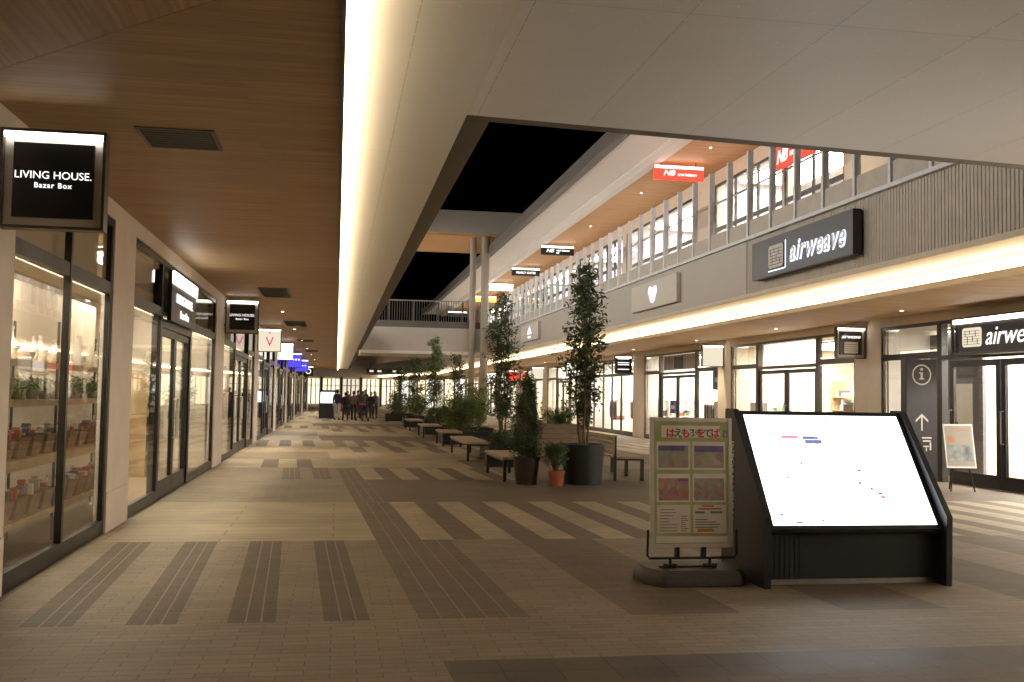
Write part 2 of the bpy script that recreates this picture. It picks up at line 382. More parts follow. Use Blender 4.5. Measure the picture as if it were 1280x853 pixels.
# ------------------------------------------------------------------ left arcade building
LW = -2.5
L_PIL = [(7.2,8.48),(12.05,13.25),(22.0,23.6),(32.3,33.8),(42.5,44.0),(52.0,53.5),(62.5,64.0),(76.5,78.0),(90.0,92.0)]
lb = thing('arcade_building', 'long left arcade with pinkish pillars under a brown wooden ceiling', 'arcade building', (LW,42,0))
o = (LW,42,0)
for a, b in [(-9,-7.6),(-1.2,0)]+L_PIL:
    m_ = MB(o); m_.box(LW-.13, LW, a, b, .45, 3.5); m_.box(LW-.13, LW+.006, a-.004, b+.004, 0, .446); m_.build('pillar', M['plaster'], lb)
m_ = MB(o); m_.box(LW-.3, LW-.004, -9, 92, 3.5, 3.70); m_.build('fascia_wall', M['plaster'], lb)
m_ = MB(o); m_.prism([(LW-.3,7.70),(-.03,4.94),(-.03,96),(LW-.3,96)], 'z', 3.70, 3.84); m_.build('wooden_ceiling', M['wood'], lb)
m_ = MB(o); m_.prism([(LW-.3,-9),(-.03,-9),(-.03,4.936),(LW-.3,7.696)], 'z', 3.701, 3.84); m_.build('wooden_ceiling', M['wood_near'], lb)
m_ = MB(o); m_.box(-.028, .0, -9, 96, 3.675, 3.84); m_.build('ceiling_edge_trim', M['bronze'], lb)
m_ = MB(o); m_.box(.001, .062, 4.3, 96, 3.69, 3.745); m_.build('light_strip', M['led'], lb)
m_ = MB(o); m_.box(.001, .965, -9, 96, 3.82, 3.90); m_.build('white_soffit', M['soffit'], lb)
m_ = MB(o); m_.box(.967, 1.18, 8.22, 53.9, 3.84, 5.0); m_.box(.967,1.18,58,96,3.84,5.0); m_.build('parapet', M['trim'], lb)
# upper storey and roof of the left building, dim, seen only as a dark edge through the opening
m_ = MB(o); m_.box(LW-.3, 1.0, -9, 96, 3.905, 4.0); m_.build('upper_floor', M['concrete'], lb)
m_ = MB(o); m_.box(LW-.2, LW, -9, 96, 4.0, 9.0); m_.build('upper_wall', M['concrete'], lb)

# unseen window panels added to light the right fascia, roof above them
ul = thing('shopfront', 'unseen row of glowing window panels added to light the right fascia', 'shopfront', (LW,30,4.1))
for k in range(14):
    ya = 9.5+k*4.6
    m_ = MB((LW,30,4.1)); m_.box(LW+.02,LW+.05,ya,ya+3.9,4.3,8.2); wd = m_.build('window', FILL_GLOW, ul)
    m_ = MB((LW,30,4.1)); m_.box(LW+.055,LW+.1,ya+1.9,ya+2.0,4.3,8.2); m_.box(LW+.055,LW+.1,ya,ya+3.9,6.6,6.7); m_.build('mullion', M['black'], wd)
m_ = MB(o); m_.box(LW-.3, 1.7, 9, 96, 8.9, 9.2); m_.build('roof', M['trim'], lb)

# near white slab of the bridge overhead
fb = thing('footbridge', 'wide white panelled bridge slab crossing overhead in the foreground', 'footbridge', (4.5,0,3.78))
m_ = MB((4.5,0,3.78)); m_.prism([(.967,-9),(9.2,-9),(9.2,8.80),(.967,7.98)], 'z', 3.82, 4.3); m_.build('slab', M['slab'], fb)
m_ = MB((4.5,0,3.78)); m_.prism([(.967,7.982),(9.2,8.802),(9.2,9.02),(.967,8.20)], 'z', 3.84, 5.05); m_.build('edge_beam', M['trim'], fb)

# ------------------------------------------------------------------ right arcade building
RX, FX = 12.0, 8.5
R_PIL = [(3.0,4.2),(21.22,22.4),(30.1,31.2),(39.2,40.7),(49.0,50.4),(58.2,59.6),(67.3,68.7),(76.5,78),(86,87.5)]
rb = thing('arcade_building', 'long two storey right arcade with a taupe upper fascia and glowing cove line', 'arcade building', (RX,42,0))
o = (RX,42,0)
for a, b in [(-9,-7)]+R_PIL:
    m_ = MB(o); m_.box(RX, RX+.2, a, b, 0, 3.25); m_.build('pillar', M['plaster_r'], rb)
m_ = MB(o); m_.box(RX+.004, RX+.3, -9, 96, 3.25, 3.44); m_.build('fascia_wall', M['plaster_r'], rb)
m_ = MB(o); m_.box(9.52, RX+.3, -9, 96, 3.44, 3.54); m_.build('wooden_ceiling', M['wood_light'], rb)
m_ = MB(o); m_.box(9.42, 9.518, -9, 96, 3.44, 3.53); m_.build('ceiling_edge_trim', M['plaster_r'], rb)
m_ = MB(o); m_.box(9.47, 9.515, -9, 96, 3.535, 3.66); m_.build('light_strip', M['led_r'], rb)
m_ = MB(o); m_.box(8.502, 9.6, -9, 96, 3.77, 3.88); m_.box(9.55,9.6,-9,96,3.545,3.769); m_.build('white_soffit', M['soffit'], rb)
m_ = MB(o); m_.box(8.44, 8.5, -9, 96, 3.72, 3.80); m_.build('fascia_lip', M['plaster_r'], rb)
# fascia: smooth boards in the distance, ribbed cladding close by
m_ = MB(o); m_.box(8.47, 8.8, 20.4, 96, 3.802, 4.93); m_.build('fascia_cladding', M['taupe'], rb)
m_ = MB(o); m_.box(8.494, 8.8, -9, 20.396, 3.802, 4.93)
y = 9.0
while y < 20.32: m_.box(8.480, 8.4935, y, y+.066, 3.803, 4.929); y += .085
m_.build('ribbed_cladding', M['ribbed'], rb)
m_ = MB(o); m_.box(8.40, 8.9, -9, 96, 4.932, 5.0); m_.build('coping', M['grey'], rb)
m_ = MB(o); m_.box(8.9, RX+4.5, -9, 96, 4.6, 4.95); m_.build('upper_floor', M['concrete'], rb)
# upper ceiling and canopy
m_ = MB(o); m_.box(9.85, RX+.3, -9, 96, 9.0, 9.12); m_.build('upper_wooden_ceiling', M['wood_up'], rb)
m_ = MB(o); m_.box(8.05, 9.35, -9, 96, 9.10, 9.3); m_.prism([(9.352,9.06),(9.352,9.3),(9.85,9.3),(9.85,8.96),(9.6,8.96)],'y',-9,96)
m_.build('canopy_soffit', M['soffit'], rb)
m_ = MB(o); m_.box(7.75, 8.05, -9, 96, 9.06, 9.5); m_.build('canopy_edge', M['trim'], rb)
m_ = MB(o); m_.box(9.0, 15, 38, 52, 9.51, 10.6); m_.build('roof_plant_room', M['trim'], rb)
# upper wall with window openings (z 5..9)
UW = [(22.9,26.3),(26.4,31.6),(33.4,36.8),(36.9,41.9),(42.5,46.6),(46.7,52.4),(53.0,57.8),(57.9,63.6),(64.4,70.6),(71.4,78),(79,87)]
m_ = MB(o); prev = -9
for a, b in UW: m_.box(RX, RX+.25, prev, a, 4.951, 8.99); m_.box(RX+.01, RX+.24, a+.001, b-.001, 8.55, 8.99); prev = b
m_.box(RX, RX+.25, prev, 96, 4.951, 8.99); m_.build('upper_wall', M['plaster_r'], rb)

# ------------------------------------------------------------------ shopfronts
def lamp_panel(x0,x1,y0,y1,z,mat,label):
    t = thing('ceiling_light', label, 'ceiling light', ((x0+x1)/2,(y0+y1)/2,z), group='luminous shop ceilings')
    c = ((x0+x1)/2,(y0+y1)/2,z)
    m_ = MB(c); m_.box(x0,x1,y0,y1,z-.03,z); m_.build('diffuser', mat, t)
    m_ = MB(c); e=.04
    m_.box(x0-e,x0,y0-e,y1+e,z-.045,z+.01); m_.box(x1,x1+e,y0-e,y1+e,z-.045,z+.01); m_.box(x0,x1,y0-e,y0,z-.045,z+.01); m_.box(x0,x1,y1,y1+e,z-.045,z+.01)
    m_.build('frame', M['steel'], t)
def win(t, s, a, b, H1, mat, trans=2.62, mull=1, door_h=None, panes=True, gl=None, kick=.24, zb=0.0, fr=.075):
    """a window bay between local y=a and b, facing s along X (local x=0 is the wall face)"""
    gl = gl or M['glass']; D = .055
    def X(v): return -s*v
    f = MB(); x0, x1 = X(.02), X(.02+D)
    f.box(x0,x1,a,a+fr,zb,H1); f.box(x0,x1,b-fr,b,zb,H1); f.box(x0,x1,a+fr,b-fr,H1-fr,H1); f.box(x0,x1,a+fr,b-fr,zb,zb+kick)
    if trans: f.box(x0-s*-.01*0,x1,a+fr,b-fr,trans,trans+.13)
    ms = [a+fr]
    for i in range(1, mull+1):
        y = a+(b-a)*i/(mull+1); f.box(x0+s*.008,x1,y-.035,y+.035,zb+kick,H1-fr)
    w_ = f.build('window_frame', mat, t, bevel=0)
    if panes:
        xg = X(.05)
        g1 = MB(); top = trans if trans else H1-fr
        g1.box(xg-.005,xg+.005,a+fr,b-fr,zb+kick,top); g1.build('window_pane', gl, w_)
        if trans:
            g2 = MB(); g2.box(xg-.005,xg+.005,a+fr,b-fr,trans+.13,H1-fr); g2.build('window_pane', gl, w_)
    return w_
def door(t, s, a, b, zh, mat, rec=.25, gl=None, handle_at='b', st=.10):
    gl = gl or M['glass']
    def X(v): return -s*v
    x0, x1 = X(rec), X(rec+.06)
    d = MB(); d.box(x0,x1,a,a+st,0.01,zh); d.box(x0,x1,b-st,b,0.01,zh); d.box(x0,x1,a+st,b-st,zh-st,zh); d.box(x0,x1,a+st,b-st,.01,.26)
    dd = d.build('door', mat, t)
    g_ = MB(); xm = X(rec+.03); g_.box(xm-.004,xm+.004,a+st,b-st,.26,zh-st); g_.build('door_pane', gl, dd)
    yh = b-st*.5 if handle_at == 'b' else a+st*.5
    h_ = MB(); xx = x0+s*.06
    h_.tube([(x0,yh,.85),(xx,yh,.85),(xx,yh,1.45),(x0,yh,1.45)], .014, 8); h_.build('handle', M['steel'], dd, smooth=True)
    return dd
def room(name, s, xf, depth, a, b, h, wall, floor, zb=0, back=None):
    """inside of a shop: floor, ceiling, side walls and back wall as one shell"""
    m_ = MB(); x0 = xf - s*.16; x1 = xf - s*depth
    t = .05
    lo, hi = min(x0,x1), max(x0,x1)
    m_.cur = 0
    m_.box(lo,hi,a,a+t,zb,h); m_.box(lo,hi,b-t,b,zb,h)
    m_.box(x1, x1-s*t, a,b,zb,h)
    m_.box(lo,hi,a+t,b-t,h,h+t)
    m_.cur = 1; m_.box(lo,hi,a+t,b-t,zb-.04 if zb else -.028,zb+.012)
    return struct(m_.build(name, None, mats=[wall, floor]))

LAMP_W = em('lamp_warm', (1,.88,.68), 46); LAMP_N = em('lamp_neutral', (1,.90,.72), 34); LAMP_C = em('lamp_cool', (1,.94,.83), 15)
LAMP_U = em('lamp_upper', (.97,.97,1), 15); LAMP_L = em('lamp_left_cool', (.97,.97,1), 34)
LAMP_D = em('lamp_dim', (1,.88,.72), 6)

left_shops = [
 # a, b, [bays], room mats, lamp, label
 (-.0, 7.2, [('w',0,3.4,1),('w',3.4,7.2,1)], 'warm_wall', LAMP_D, 'shopfront glazing behind the viewer at the near end of the left row'),
 (8.48, 12.05, [('w',8.48,12.05,1)], 'warm_wall', LAMP_W, 'nearest left shopfront with two tall panes showing lit shelves'),
 (13.25, 22.0, [('w',13.25,15.45,0),('d',15.45,18.5,'sign'),('w',18.5,22.0,0)], 'warm_wall', LAMP_W, 'left shopfront with a recessed black door between two windows'),
 (23.6, 32.3, [('w',23.6,26.4,0),('d',26.4,30.2,''),('w',30.2,32.3,0)], 'warm_wall', LAMP_W, 'left shopfront beyond the square black sign with warm lit doors'),
 (33.8, 42.5, [('w',33.8,36.6,0),('d',36.6,39.6,''),('w',39.6,42.5,0)], 'white_wall', LAMP_L, 'left shopfront with cold white light behind the V sign'),
 (44.0, 52.0, [('w',44.0,46.6,0),('d',46.6,49.4,''),('w',49.4,52.0,0)], 'warm_wall', LAMP_N, 'left shopfront just beyond the plain white projecting sign'),
 (53.5, 62.5, [('w',53.5,56.5,0),('d',56.5,59.5,''),('w',59.5,62.5,0)], 'white_wall', LAMP_N, 'left shopfront beyond the nearer blue projecting sign'),
 (64.0, 76.5, [('w',64.0,68.0,1),('d',68.0,72.0,''),('w',72.0,76.5,1)], 'warm_wall', LAMP_N, 'left shopfront beyond the farther blue projecting sign'),
 (78.0, 90.0, [('w',78.0,82.0,1),('d',82.0,86.0,''),('w',86.0,90.0,1)], 'warm_wall', LAMP_W, 'farthest shopfront of the left row'),
]
for i, (a, b, bays, wallm, lamp, lab) in enumerate(left_shops):
    t = thing('shopfront', lab, 'shopfront', (LW, a, 0))
    for by in bays:
        ya, yb = by[1]-a, by[2]-a
        if by[0] == 'w': win(t, 1, ya, yb, 3.49, M['black'], mull=by[3], trans=2.66, kick=.15, gl=M['glass_l'])
        else:
            fr = MB(); fr.box(-.16,-.02,ya,ya+.09,0,3.49); fr.box(-.16,-.02,yb-.09,yb,0,3.49); fr.box(-.16,-.02,ya+.09,yb-.09,2.52,2.64); fr.box(-.16,-.02,ya+.09,yb-.09,3.42,3.49)
            wf = fr.build('door_frame', M['black'], t)
            tp = MB(); tp.box(-.09,-.08,ya+.09,yb-.09,2.64,3.42); tp.build('window_pane', M['glass'], wf)
            ym = (ya+yb)/2
            door(t, 1, ya+.1, ym-.01, 2.5, M['black'], rec=.05); door(t, 1, ym+.01, yb-.1, 2.5, M['black'], rec=.05, handle_at='a')
    m_ = MB(); m_.box(-.20,-.17,.05,b-a-.05,2.76,3.41); m_.build('bulkhead', M['warm_wall'], t)
    if i == 1: room('shop_interior', 1, LW, 4.2, 8.48, 22.0, 3.42, M[wallm], M['shop_floor'])
    elif i != 2: room('shop_interior', 1, LW, 4.2, a, b, 3.42, M[wallm], M['shop_floor'])
    lamp_panel(LW-.82, LW-.5, a+.5, b-.5, 3.40, lamp, 'glowing ceiling panel inside the '+['near','first','second','third','fourth','fifth','sixth','seventh','eighth'][i]+' left shop')

right_shops = [
 (-7, 3.0, [('w',-7,-2,1),('w',-2,3.0,1)], 'white_wall', LAMP_D, 'shopfront glazing beside the viewer at the near right end', 4),
 (4.2, 21.22, [('w',4.2,9.0,1),('w',9.0,13.6,1),('d',13.6,15.4,''),('d',15.4,19.0,'x'),('w',19.0,21.22,0)], 'white_wall', LAMP_C, 'right bedding shopfront with black framed glass doors under the long sign', 5),
 (22.4, 30.1, [('w',22.4,24.35,0),('d',24.35,28.15,'h'),('w',28.15,30.1,0)], 'warm_wall', LAMP_C, 'right shopfront with a pale glowing header and purple banner', 4),
 (31.2, 39.2, [('w',31.2,33.3,0),('d',33.3,37.3,'p'),('w',37.3,39.2,0)], 'white_wall', LAMP_C, 'right shopfront with a plaid header and blue poster', 4),
 (40.7, 49.0, [('w',40.7,42.6,0),('w',42.6,45.6,1),('w',45.6,49.0,1)], 'white_wall', LAMP_C, 'right shopfront with very bright white windows behind the tall tree', 4),
 (50.4, 58.2, [('w',50.4,52.6,0),('d',52.6,55.8,'h'),('w',55.8,58.2,0)], 'warm_wall', LAMP_C, 'right shopfront seen between the two tall potted trees', 4),
 (59.6, 67.3, [('w',59.6,62.0,0),('d',62.0,65.0,'h'),('w',65.0,67.3,0)], 'warm_wall', LAMP_C, 'right shopfront behind the second tall potted tree', 4),
 (68.7, 76.5, [('w',68.7,71.2,0),('d',71.2,74.0,'h'),('w',74.0,76.5,0)], 'white_wall', LAMP_C, 'right shopfront just past the bridge columns', 4),
 (78, 86, [('w',78,80.6,0),('d',80.6,83.4,'h'),('w',83.4,86,0)], 'white_wall', LAMP_C, 'right shopfront with white light beyond the far shrubs', 4),
 (87.5, 96, [('w',87.5,91.5,1),('w',91.5,96,1)], 'warm_wall', LAMP_C, 'last shopfront of the right row', 4),
]
plaid = tile('plaid_header', (.7,.68,.66), (.5,.46,.48), (.2,.16,.18), .3, .16, .03)
for i, (a, b, bays, wallm, lamp, lab, dep) in enumerate(right_shops):
    t = thing('shopfront', lab, 'shopfront', (RX, a, 0))
    for by in bays:
        ya, yb = by[1]-a, by[2]-a
        if by[0] == 'w': win(t, -1, ya, yb, 3.25, M['bronze'] if i != 1 else M['black'], mull=by[3], trans=2.50, gl=M['glass_r'], kick=.18)
        else:
            fr = MB(); fr.box(.16,.02,ya,ya+.09,0,3.25); fr.box(.16,.02,yb-.09,yb,0,3.25); fr.box(.16,.02,ya+.09,yb-.09,2.46,2.54); fr.box(.16,.02,ya+.09,yb-.09,3.18,3.25)
            wf = fr.build('door_frame', M['black'] if i < 2 else M['bronze'], t)
            if by[3] in ('h','p'):
                hp = MB(); hp.box(.05,.09,ya+.14,yb-.45,2.62,3.15); hp.build('header_panel', M['white_box'] if by[3]=='h' else plaid, wf)
                if by[3] == 'p':
                    q = MB(); q.box(.03,.048,(ya+yb)/2-.55,(ya+yb)/2+.3,2.66,3.08); q.build('header_badge', M['panel_dark'], wf)
            tp = MB(); tp.box(.12,.13,ya+.09,yb-.09,2.54,3.18); tp.build('window_pane', M['glass_r'], wf)
            if by[3] == 'x':
                door(t, -1, ya+.1, ya+1.68, 2.42, M['black'], rec=.05, gl=M['glass_r'], st=.12); door(t, -1, ya+1.72, ya+3.28, 2.42, M['black'], rec=.05, gl=M['glass_r'], handle_at='b', st=.12)
            else:
                ym = (ya+yb)/2; door(t, -1, ya+.1, ym-.01, 2.42, M['black'], rec=.05, gl=M['glass_r']); door(t, -1, ym+.01, yb-.1, 2.42, M['black'], rec=.05, gl=M['glass_r'], handle_at='a')
    room('shop_interior', -1, RX, dep, a, b, 3.2, M[wallm], M['shop_floor'])
    lamp_panel(RX+1.0, RX+dep-.9, a+.7, b-.7, 3.18, lamp, 'glowing ceiling panel inside the '+ORD[i]+' right shop from the near end')

# upper right shops
us = thing('shopfront', 'row of upper floor shop windows behind the metal fin balustrade', 'shopfront', (RX,22.9,4.95))
for k, (a, b) in enumerate(UW):
    win(us, -1, a-22.9, b-22.9, 3.6, M['bronze'] if k % 2 else M['black'], trans=2.05 if k < 4 else 2.3, mull=2 if b-a > 3.6 else 1, gl=M['glass_r'], kick=.1, fr=.09)
for k, (a, b) in enumerate([(21.5,32.2),(33,42),(42.5,52.8),(53,64),(64.5,71),(71.5,88)]):
    room('shop_interior', -1, RX+.1, 4.0, a, b, 8.8, M['white_wall'], M['shop_floor'], zb=4.96)
    lamp_panel(RX+.9, RX+3.0, a+.5, b-.5, 8.76, LAMP_U, 'glowing ceiling panel in the '+ORD[k]+' upper floor shop from the near end')
    sh = MB((RX+3.6,(a+b)/2,4.96))

# ------------------------------------------------------------------ balustrade of the right upper floor
bz = thing('balustrade', 'grey metal fin balustrade with taupe kick panels along the right upper walkway', 'balustrade', (FX,30,5.0))
o = (FX,30,5.0)
y = 10.2; k = 0
while y < 53.5:
    m_ = MB(o); m_.box(FX-.03, FX+.09, y-.04, y+.04, 5.003, 6.86); m_.build('post', M['grey'], bz)
    m_ = MB(o); m_.box(FX-.01, FX+.03, y+.085, y+1.045, 5.003, 5.36); m_.build('kick_panel', M['ribbed'], bz)
    y += 1.13; k += 1
m_ = MB(o); m_.box(FX+.005,FX+.012,10.2,53.5,5.37,6.15); m_.build('glass_panel', M['glass_r'], bz)
m_ = MB(o); m_.tube([(FX+.21,10.2,6.18),(FX+.21,53.5,6.18)], .022, 8); m_.build('handrail', M['steel'], bz)

# far bridge with railing, columns, roof
br = thing('footbridge', 'far bridge crossing between the two arcades with a taupe side and mesh railing', 'footbridge', (4.7,56,3.75))
o = (4.7,56,3.75)
m_ = MB(o); m_.box(1.17,8.43,54,58.5,3.86,5.1); m_.build('side_panel', M['taupe'], br)
m_ = MB(o); m_.box(1.17,8.43,53.88,58.6,3.70,3.858); m_.build('soffit_lip', M['soffit'], br)
m_ = MB(o); m_.box(1.17,8.43,54.02,54.2,5.102,5.45); m_.build('kerb', M['trim'], br)
m_ = MB(o)
x = 1.2
while x < 8.4: m_.box(x,x+.025,54.08,54.1,5.452,6.5); x += .13
m_.build('railing_bars', M['trim'], br)
m_ = MB(o); m_.box(1.17,8.43,54.05,54.13,6.5,6.56); m_.build('handrail', M['steel'], br)
for x in (1.3,2.6,3.9,5.2,6.5,8.3):
    m_ = MB(o); m_.box(x-.03,x+.03,54.135,54.19,5.452,6.56); m_.build('post', M['trim'], br)
rf = thing('bridge_roof', 'high roof over the far bridge with a pale front and wooden underside', 'roof', (6.5,54,9.5))
o = (6.5,54,9.5)
m_ = MB(o); m_.box(3.2,9.8,53.3,60.0,10.1,11.3); m_.build('roof_front', M['taupe'], rf)
m_ = MB(o); m_.box(3.2,9.8,53.5,60.0,9.98,10.098); m_.build('wooden_underside', M['wood_up'], rf)
for x, yy, r in ((7.0,53.9,.17),(7.62,53.6,.22)):
    t = thing('round_column', 'slimmer tall round column behind the thicker one, piercing the far bridge' if r < .2 else 'thicker tall round column rising past the far bridge railing', 'column', (x,yy,0))
    m_ = MB(); m_.lathe([(r,.06),(r,9.97)],n=24); m_.build('shaft', M['column'], t, smooth=True)
    m_ = MB(); m_.lathe([(r+.05,0),(r+.05,.059)],n=24); m_.build('base_plate', M['steel'], t, smooth=True)

# block closing the far end of the mall
ENDW = em('end_window', (1,.80,.50), 1.3)
eb = thing('end_building', 'pale block closing the far end of the mall above warm lit shop windows', 'building', (1,122,0))
o = (1,122,0)
m_ = MB(o); m_.box(-9,26,122.2,122.5,0,3.44); m_.build('shopfront_wall', M['plaster'], eb)
m_ = MB(o); m_.box(-9,26,122,122.5,3.45,6.2); m_.build('wall', M['plaster'], eb)
for i in range(15):
    x = -8.7+i*2.3
    m_ = MB(o); m_.box(x-.12,x+.12,122,122.3,0,3.449); m_.build('pillar', M['bronze'], eb)
    m_ = MB(o); m_.box(x+.2,x+2.05,122.1,122.15,.3,3.2)
    wd = m_.build('window', [ENDW,M['white_box2'],ENDW][i%3], eb)
    m_ = MB(o); m_.box(x+.6,x+.75,122.03,122.09,.3,3.2); m_.box(x+1.05,x+1.2,122.03,122.09,.3,3.2); m_.box(x+1.6,x+1.7,122.03,122.09,.3,3.2); m_.box(x+.2,x+2.05,122.03,122.09,2.4,2.47); m_.build('mullion', M['black'], wd)
# right arcade swings left beyond its last straight bay
rw = thing('end_building', 'angled continuation of the right arcade with a second glowing cove line', 'building', (8,110,0))
o = (8,110,0)
def skew(m_, x0,x1,z0,z1, ya=96.05, yb=121.9, dx=-4.6):
    vs = [(x0,ya,z0),(x1,ya,z0),(x1+dx,yb,z0),(x0+dx,yb,z0),(x0,ya,z1),(x1,ya,z1),(x1+dx,yb,z1),(x0+dx,yb,z1)]
    m_.add(vs, [(0,3,2,1),(4,5,6,7),(0,1,5,4),(1,2,6,5),(2,3,7,6),(3,0,4,7)]); return m_
skew(MB(o), 8.5,8.8,3.8,5.0).build('fascia', M['taupe'], rw)
skew(MB(o), 8.5,9.5,3.7,3.798).build('white_soffit', M['soffit'], rw)
skew(MB(o), 9.45,9.55,3.5,3.66).build('light_strip', M['led_r'], rw)
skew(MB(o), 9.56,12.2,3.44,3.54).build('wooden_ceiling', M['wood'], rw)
skew(MB(o), 12.0,12.3,0,3.43).build('wall', M['plaster_r'], rw)
for i in range(7):
    ya = 96.4+i*3.6; dx = -4.6*(ya-96.05)/25.85; d2 = -4.6*3.0/25.85
    m_ = MB(o); m_.add([(11.98+dx,ya,.2),(11.98+dx+d2,ya+3.0,.2),(11.98+dx+d2,ya+3.0,3.1),(11.98+dx,ya,3.1)],[(0,1,2,3)]); wd = m_.build('window', [M['white_box'],ENDW,M['white_box2']][i%3], rw)
    m_ = MB(o); m_.add([(11.96+dx+d2*.45,ya+1.35,.2),(11.96+dx+d2*.5,ya+1.5,.2),(11.96+dx+d2*.5,ya+1.5,3.1),(11.96+dx+d2*.45,ya+1.35,3.1)],[(0,1,2,3)]); m_.build('mullion', M['black'], wd)

# ------------------------------------------------------------------ ceiling fittings
def vent(x0,x1,y0,y1,label,z=3.70):
    c = ((x0+x1)/2,(y0+y1)/2,z); t = thing('ceiling_vent', label, 'vent', c, group='slot vents in the left wooden ceiling')
    e = .03
    m_ = MB(c); m_.box(x0-e,x0,y0-e,y1+e,z-.012,z-.001); m_.box(x1,x1+e,y0-e,y1+e,z-.012,z-.001); m_.box(x0,x1,y0-e,y0,z-.012,z-.001); m_.box(x0,x1,y1,y1+e,z-.012,z-.001); m_.build('frame', M['trim'], t)
    m_ = MB(c); m_.box(x0+.001,x1-.001,y0+.001,y1-.001,z-.006,z-.001); m_.build('backing', M['black'], t)
    m_ = MB(c); n = max(3,int((y1-y0)/.07))
    for i in range(n): yy = y0+(y1-y0)*(i+.5)/n; m_.box(x0+.002,x1-.002,yy-.006,yy+.006,z-.011,z-.0065)
    m_.build('louvres', M['bronze'], t)
vent(-1.62,-1.06,8.5,9.12,'nearest dark square vent in the left wooden ceiling')
vent(-1.62,-1.05,21.2,23.2,'second slot vent along the left wooden ceiling')
vent(-1.6,-1.0,31.0,33.3,'third slot vent along the left wooden ceiling')
vent(-1.6,-1.0,41.5,43.5,'fourth slot vent along the left wooden ceiling')
vent(-1.6,-1.0,52,54,'fifth slot vent along the left wooden ceiling')
glow = em('downlight_lens', (1,.86,.62), 14)
def downlight(x, y, z, label, power=30, grp='recessed ceiling downlights'):
    t = thing('downlight', label, 'downlight', (x,y,z), group=grp)
    m_ = MB(); m_.lathe([(.035,-.006),(.058,-.008),(.060,-.001)], n=18); m_.build('ring', M['steel'], t, smooth=True)
    m_ = MB(); m_.lathe([(.033,-.010),(.033,-.0065)], n=14); m_.build('lens', glow, t)
    if power:
        power *= 1.35
        l = bpy.data.lights.new('lamp', 'SPOT'); l.energy = power; l.color = (1,.80,.55); l.spot_size = math.radians(95); l.spot_blend = .8; l.shadow_soft_size = .04
        lo = bpy.data.objects.new('lamp', l); COL.objects.link(lo); lo.parent = t; lo.location = (0,0,-.03)
for i, y in enumerate([27.4,35,42.5,50,58,67,77]):
    downlight(-1.45, y, 3.70, 'downlight in the left wooden ceiling, '+ORD[i]+' from the near end', 200 if y < 30 else 120)
for i, y in enumerate([13,19,25,31,38,46,55,65]):
    downlight(11.2, y, 3.44, 'downlight in the right lower wooden ceiling, '+ORD[i]+' from the near end', 120)
for i, y in enumerate([22,28.5,35.5,43,51,60,70]):
    downlight(10.7, y, 9.0, 'downlight in the right upper wooden ceiling, '+ORD[i]+' from the near end', 120)

# ------------------------------------------------------------------ signs
def proj_sign(name, label, x0, y, zt, w=.73, h=.74, panel='panel_black', bar=True, inner=True, bracket=-1, group=None):
    """square light box standing out from the wall, its face towards the viewer; origin at its bottom centre"""
    t = thing(name, label, 'shop sign', (x0+w/2, y, zt-h), group=group)
    D = .13; fw = .022
    m_ = MB()
    m_.box(-w/2,w/2,-D/2,D/2,h-fw,h); m_.box(-w/2,w/2,-D/2,D/2,0,fw); m_.box(-w/2,-w/2+fw,-D/2,D/2,fw,h-fw); m_.box(w/2-fw,w/2,-D/2,D/2,fw,h-fw)
    xx = bracket*w/2
    m_.box(xx, xx+bracket*.14, -.02,.02, h*.25-.02,h*.25+.02); m_.box(xx, xx+bracket*.14, -.02,.02, h*.75-.02,h*.75+.02)
    m_.build('frame', M['bronze'], t)
    e = fw+(.065 if inner else .0)
    m_ = MB(); m_.box(-w/2+fw,w/2-fw,-D/2+.055,D/2-.055,fw,h-fw); m_.build('backing', M['panel_beige'] if inner else M[panel], t)
    if inner:
        m_ = MB(); m_.box(-w/2+e,w/2-e,-D/2+.030,D/2-.030,e,h-e-.01); m_.build('panel', M[panel], t)
    if bar:
        m_ = MB(); m_.box(-w/2+fw+.002,w/2-fw-.002,-D/2+.004,-D/2+.05,h-fw-.038,h-fw-.002); m_.build('light_bar', M['bar'], t)
    return t
s = proj_sign('projecting_sign', 'nearest square black shop sign with a lit top bar and white lettering', -2.48, 8.02, 3.51, .74, .74)
text('LIVING HOUSE.', .080, M['letter'], (0,-.040,.40), FRONT, s, wfac=1.0, bold=-.0006)
text('Bazar Box', .056, M['letter'], (0,-.040,.325), FRONT, s, bold=.0, spacing=1.15)
s = proj_sign('projecting_sign', 'second square black shop sign on the left row, smaller with distance', -2.47, 23.4, 3.62, .72, .75)
text('LIVING HOUSE.', .080, M['letter'], (0,-.040,.41), FRONT, s, bold=-.0006)
text('Bazar Box', .062, M['letter'], (0,-.040,.325), FRONT, s, spacing=1.1)
s = proj_sign('projecting_sign', 'cream projecting sign with a magenta letter V', -2.48, 33.0, 3.57, .72, .73, 'white_box2', inner=False)
vm_ = em('v_magenta', (.65,.06,.22), .9)
text('V', .42, vm_, (0,-.030,.31), FRONT, s, bold=.002); m_ = MB((0,0,0)); m_.lathe([(.03,-.004),(.03,.004)], c=(0,0,0), n=14); q=m_.build('dot', vm_, s); q.rotation_euler=(PI/2,0,0); q.location=(0,-.03,.60)
s = proj_sign('projecting_sign', 'plain glowing cream projecting sign beyond the V sign', -2.46, 43.2, 3.60, .66, .70, 'white_box', inner=False)
s = proj_sign('projecting_sign', 'nearer of the two blue projecting signs', -2.47, 52.8, 3.55, .70, .72, 'blue', inner=False)
m_ = MB(); 
for i in range(3): m_.box(-.12+i*.14,-.04+i*.14,-.036,-.029,.36,.44)
m_.build('lettering', M['letter'], s)
s = proj_sign('projecting_sign', 'farther of the two blue projecting signs', -2.47, 63.4, 3.55, .72, .72, 'blue', inner=False)
m_ = MB()
